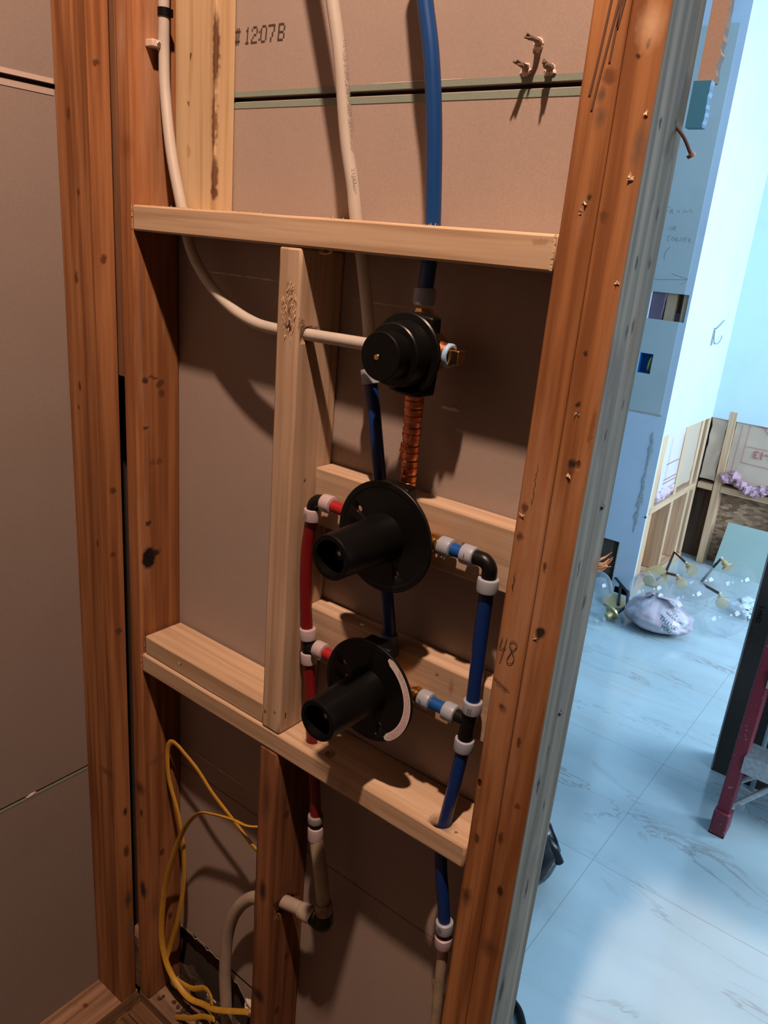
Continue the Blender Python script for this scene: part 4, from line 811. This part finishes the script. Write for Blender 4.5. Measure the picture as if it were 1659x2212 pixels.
# hook
t = thing('wall_hook', 'small grey metal hook on the bright white wall', 'hook', (X1, 3.53, 1.38))
hk = plain('hook_grey', (.25, .30, .30), .5, .5)
part(M().box((X1, 3.525, 1.335), (X1+.004, 3.545, 1.425)), 'hook_plate', hk, t, bevel=.001)
part(M().tube([(X1+.004, 3.555, 1.42), (X1+.006, 3.60, 1.435), (X1+.008, 3.66, 1.462)], .0025, 8, 4), 'upper_prong', hk, t)
part(M().tube([(X1+.004, 3.54, 1.415), (X1+.005, 3.55, 1.37), (X1+.008, 3.575, 1.345), (X1+.014, 3.61, 1.345), (X1+.018, 3.635, 1.365), (X1+.018, 3.64, 1.385)], .0025, 8, 5), 'lower_prong', hk, t)

# tall dark box and ladder
t = thing('tall_box', 'tall dark brown cardboard box standing behind the red ladder', 'box', (.9, 1.88, FZ))
cb = plain('dark_cardboard', (.055, .045, .038), .85, bump=.2, var=.12)
part(M().box((.7145, 1.8320, FZ), (1.20, 1.95, 2.0)), 'carton', cb, t, bevel=.003)
part(M().box((.7135, 1.8300, FZ+.01), (.7185, 1.8325, 1.99)), 'corner_edge', plain('pale_corner', (.30, .33, .35), .7), t)
vs, fs = textmesh('S-HVES', .020, (.7300, 1.8318, .690), (0, 0, -1), (1, 0, 0), (0, -1, 0), .0005, bold=.02); part(M().add(vs, fs), 'box_print', blackm, t, smooth=False)
t = thing('step_ladder', 'paint-spattered dark red step ladder with aluminium steps', 'ladder', (1.0, 1.6, FZ))
def lad():
    k = N('red_fibreglass'); a = k.noise((90, 90, 90), 1, 4); c = k.mix(k.ramp(a, [(.66, (0, 0, 0)), (.70, (.8, .8, .8))]), (.20, .018, .035), (.45, .38, .38)); return k.done(c, .45)
redl = lad(); alu = plain('ladder_aluminium', (.42, .45, .47), .45, .8, var=.2)
def rail(x, y0, y1, nm='rail', h=1.9, wdt=.020, dpt=.030):
    m = M(); m.add([(x-wdt, y0-dpt, FZ+.075), (x+wdt, y0-dpt, FZ+.075), (x+wdt, y0+dpt, FZ+.075), (x-wdt, y0+dpt, FZ+.075), (x-wdt, y1-dpt, h), (x+wdt, y1-dpt, h), (x+wdt, y1+dpt, h), (x-wdt, y1+dpt, h)], [(0, 3, 2, 1), (4, 5, 6, 7), (0, 1, 5, 4), (1, 2, 6, 5), (2, 3, 7, 6), (3, 0, 4, 7)])
    r = part(m, nm, redl, t, bevel=.004)
    f = part(M().box((x-wdt-.004, y0-dpt-.012, FZ), (x+wdt+.004, y0+dpt+.003, FZ+.085)), 'rail_foot', redl, r, bevel=.006)
    part(M().box((x-wdt-.003, y0-dpt-.011, FZ), (x+wdt+.003, y0+dpt+.002, FZ+.008)), 'foot_pad', blackm, r)
    return r
LX, RX_ = .826, 1.25
part(M().box((LX-.03, 1.735, 1.895), (RX_+.03, 1.815, 1.93)), 'top_cap', redl, t, bevel=.006)
for x in (LX+.03, RX_-.03): part(M().cyl((x, 1.795, 1.89), (x, 1.815, FZ), .008, seg=14), 'rear_leg', alu, t)
r1 = rail(LX, 1.535, 1.76); r2 = rail(RX_, 1.535, 1.76)
for r_, x in ((r1, LX), ):
    for z in (FZ+.105, FZ+.225): part(M().cyl((x+.002, 1.535+(z-FZ)*.12-.036, z), (x+.002, 1.535+(z-FZ)*.12-.030, z), .0055, seg=16), 'rivet', alu, r_)
for i in range(6):
    z = FZ+.285+.28*i; y = 1.535+(z-FZ)*.12
    s_ = part(M().box((LX+.015, y-.045, z-.010), (RX_-.015, y+.045, z+.006)), 'step', alu, t, bevel=.003)
    part(M().box((LX+.015, y-.046, z-.055), (RX_-.015, y-.042, z+.004)), 'step_lip', alu, s_)
part(M().box((LX+.012, 1.535-.005, FZ+.10), (LX+.05, 1.55, FZ+.115), rot=None), 'brace_bracket', alu, t)
part(M().tube([(LX+.015, 1.53, FZ+.095), (LX+.09, 1.555, FZ+.185), (LX+.18, 1.57, FZ+.275)], .002, 10, 2, flat=(.011, .004, (0, 0, 1))), 'brace', alu, t)
part(M().tube([(LX+.015, 1.59, FZ+.160), (LX+.09, 1.60, FZ+.235), (LX+.14, 1.61, FZ+.27)], .002, 10, 2, flat=(.010, .004, (0, 0, 1))), 'brace', alu, t)

# black rubbish bag and hose end behind the post
bagk = plain('black_bag_film', (.006, .006, .008), .22, bump=.6)
m = M(); k = M().sphere((0, 0, 0), 1, 48, 30)
for v in k.v:
    a = math.atan2(v.y, v.x); f = 1+.10*noise.noise(v*2.2)+.05*abs(noise.noise(v*6.5))
    m.v.append(Vector((.420+v.x*.110*f, .93+v.y*.12*f, .115+v.z*.085*f+(.03*max(v.z, 0)*math.cos(a*5)))))
m.f = k.f
t = thing('rubbish_bag', 'glossy black rubbish bag peeking out beside the grey post', 'bag', (.42, .93, FZ))
part(m, 'bag_body', bagk, t, ang=60)
part(M().tube([(.44, .93, .165), (.480, .94, .182), (.515, .945, .165), (.540, .95, .128)], .012, 10, 4), 'bag_neck', bagk, t)
tag(M().tube([(.50, .62, FZ+.0105), (.58, .575, FZ+.0105), (.625, .552, FZ+.0105), (.65, .537, FZ+.0105), (.68, .50, FZ+.0105), (.72, .44, FZ+.0105)], .010, 12, 6).build('black_hose', blackm), 'black hose end on the tiles at the foot of the grey post', 'hose')

# chandelier fixtures with clear globes
def glass():
    k = N('clear_glass'); tr = k.n('ShaderNodeBsdfTransparent'); tr.inputs[0].default_value = (.985, .99, 1, 1); gl = k.n('ShaderNodeBsdfGlossy'); gl.inputs['Roughness'].default_value = .03
    lw = k.n('ShaderNodeLayerWeight'); lw.inputs[0].default_value = .5; pw = k.n('ShaderNodeMath', operation='POWER'); k.l(lw.outputs['Facing'], pw.inputs[0]); pw.inputs[1].default_value = 3.5; fr = k.n('ShaderNodeMath', operation='MULTIPLY_ADD'); k.l(pw.outputs[0], fr.inputs[0]); fr.inputs[1].default_value = .6; fr.inputs[2].default_value = .045; mx = k.n('ShaderNodeMixShader'); k.l(fr.outputs[0], mx.inputs[0]); k.l(tr.outputs[0], mx.inputs[1]); k.l(gl.outputs[0], mx.inputs[2])
    df = k.n('ShaderNodeBsdfTranslucent'); df.inputs[0].default_value = (.85, .9, .95, 1); m2 = k.n('ShaderNodeMixShader'); m2.inputs[0].default_value = .17; k.l(mx.outputs[0], m2.inputs[1]); k.l(df.outputs[0], m2.inputs[2])
    k.l(m2.outputs[0], k.t.nodes['Material Output'].inputs[0]); return k.m
gls = glass(); gold = plain('brushed_gold', (.62, .48, .24), .45, .55); navy = plain('dark_navy_rod', (.015, .02, .035), .4)
def globe(par, c, r, ax):
    c = Vector(c); ax = Vector(ax).normalized()
    g = part(M().sphere(c, r, 40, 24, 0.0, math.pi*.93, ax), 'glass_globe', gls, par)
    part(M().lathe([(r*.93, .020), (r*.95, .030), (r*1.08, .031), (r*1.09, .017), (r*1.42, .017), (r*1.43, .009), (r*1.62, .009)], c, ax, 28), 'socket_cup', gold, par)
    part(M().lathe([(r*1.5, .008), (r*1.75, .008)], c, ax, 16), 'socket_tip', plain('white_tip', (.6, .62, .62), .4), par)
    return c+ax*r*1.7
def canopy(par, c, r, ax): part(M().lathe([(0, r), (.012, r), (.016, r*.96), (.018, .01)], c, ax, 40), 'canopy', gold, par)
def rod(par, pts): part(M().tube(pts, .0075, 12, 1), 'rod', navy, par)
GG = 'unmounted globe light fixtures on the far floor'
t = thing('globe_fixture', 'gold and black light fixture with clear globes nearest the green board', 'light fixture', (.25, 3.3, FZ), GG)
r = .095
e1 = globe(t, (.435, 2.985, FZ+r+.001), r, (-.45, .85, .30)); e2 = globe(t, (.36, 3.50, FZ+r+.001), r, (-.55, .35, .35))
rod(t, [e1, (.216, 3.331, .13), (.208, 3.62, .15), e2])
t = thing('globe_fixture', 'gold and black light fixture with clear globes by the far stud and corner', 'light fixture', (.08, 3.3, FZ), GG)
e1 = globe(t, (.225, 3.085, FZ+r+.001), r, (-.60, .70, .25)); e2 = globe(t, (.215, 3.34, FZ+r+.001), r, (-.70, .60, .22))
rod(t, [e1, (.02, 3.36, .115), (.01, 3.26, .10)]); rod(t, [(.02, 3.36, .115), (-.02, 3.60, .16), e2]); canopy(t, (-.015, 3.32, FZ+.052), .062, (.1, -.75, .6))
t = thing('globe_fixture', 'gold and black light fixture beside the shopping bag, next to the grey post', 'light fixture', (-.1, 2.9, FZ), GG)
e1 = globe(t, (-.165, 2.80, FZ+.096), r, (-.6, .8, .1)); canopy(t, (-.080, 2.90, FZ+.006), .062, (.12, -.2, 1))
globe(t, (.050, 3.000, FZ+r+.001), r, (-.35, .9, .2))
rod(t, [(-.29, 3.00, .09), (-.18, 3.09, .12), (-.03, 2.93, .115), (.02, 2.80, .10), (.0, 2.735, .075)]); rod(t, [(-.20, 3.07, .115), (-.12, 2.955, .06)]); rod(t, [(-.095, 2.995, .115), (-.045, 2.87, .06)])
part(M().lathe([(0, .012), (.008, .038), (.018, .038), (.019, .02), (.05, .016)], (-.012, 2.72, .085), (-.3, -.75, -.35), 28), 'socket_cup', gold, t)
part(M().sphere((-.035, 2.615, .066), .026, 24, 14), 'bulb', gls, t)
tag(M().blob((.475, 3.33, .080), (.075, .085, .036), 5, .5, 30, 18).build('packing_film', plain('translucent_film', (.55, .62, .68), .3, bump=.4), ang=50), 'crumpled clear packing film under the globes near the green board', 'film')

# shopping bag
k = M().sphere((0, 0, 0), 1, 96, 56); bag = M(); c = Vector((.175, 2.80, FZ+.075))
for v in k.v:
    a = math.atan2(v.y, v.x); up_ = max(v.z, 0); fold = (.10*abs(math.sin(a*4.5+.6*noise.noise(v*2)))-.05)*up_*1.2
    f = 1+.16*noise.noise(v*1.6+Vector((3, 0, 0)))+.06*noise.noise(v*4.5)+fold
    sq = (1-.62*up_**1.7)
    z = v.z*.078*(1+.1*noise.noise(v*2)) if v.z < 0 else v.z*.092
    z = max(z, -.073)
    bag.v.append(c+Vector((v.x*.170*f*sq, v.y*.135*f*sq, z)))
bag.f = k.f
def bagm():
    k = N('thin_bag_film'); n1 = k.noise((5, 5, 5), 1, 4, (2, 0, 0)); n2 = k.noise((40, 40, 14), 1, 4)
    c = k.ramp(n1, [(.38, (.24, .20, .24)), (.46, (.40, .33, .38)), (.54, (.62, .56, .62)), (.66, (.66, .50, .54))]); return k.done(c, .38, normal=k.bump(n2, .5, .004))
bm_ = bagm()
t = thing('shopping_bag', 'tied white and mauve plastic shopping bag with teal print', 'bag', (.175, 2.80, FZ))
bo = part(bag, 'bag_body', bm_, t, ang=70)
part(M().tube([(.150, 2.80, .180), (.160, 2.80, .200), (.172, 2.79, .212)], lambda t_: .034-.020*t_, 14, 4), 'knot', bm_, t)
part(M().tube([(.165, 2.80, .205), (.20, 2.785, .214), (.250, 2.775, .216), (.275, 2.77, .200)], .02, 14, 5, flat=(.004, .024, (0, 0, 1))), 'handle', bm_, t)
part(M().tube([(.165, 2.80, .203), (.13, 2.80, .210), (.10, 2.79, .196)], .02, 14, 5, flat=(.004, .018, (0, 0, 1))), 'handle', bm_, t)
teal = plain('teal_ink', (.02, .19, .23), .6)
bv = BVHTree.FromPolygons([v for v in bag.v], bag.f)
m = M(); o_ = Vector((.285, 2.60, .155)); nd = Vector((-.25, 1, -.12)).normalized(); ux = Vector((.85, .20, -.42)).normalized(); uy = nd.cross(ux)*-1
uy = (Vector((.25, .1, .9))-ux*Vector((.25, .1, .9)).dot(ux)).normalized()
def proj_(vs):
    out = []
    for v in vs:
        h = bv.ray_cast(v-nd*.3, nd); out.append(h[0]-nd*.0012 if h[0] else v)
    return out
for body, sz, dx, dy in (('HAVE A NICE DAY', .011, -.035, .012), ('THANK', .026, -.045, -.022), ('YOU', .026, -.02, -.050)):
    vs, fs = textmesh(body, sz, o_+ux*dx+uy*dy, ux, uy, -nd, 0, bold=.02); m.add(proj_(vs), fs)
def ringpts(cx_, cy_, r_): return [o_+ux*(cx_+r_*math.cos(a*.5236))+uy*(cy_+r_*math.sin(a*.5236)) for a in range(13)]
for r_ in (.015, .008): m.strip(proj_(ringpts(-.01, .045, r_)), .0025, -nd)
for a in range(9):
    aa = a*.7; m.strip(proj_([o_+ux*(-.01+.019*math.cos(aa))+uy*(.045+.019*math.sin(aa)), o_+ux*(-.01+.026*math.cos(aa))+uy*(.045+.026*math.sin(aa))]), .003, -nd)
part(m, 'bag_print', teal, t, smooth=False, label='teal round flower mark over the words thank you')
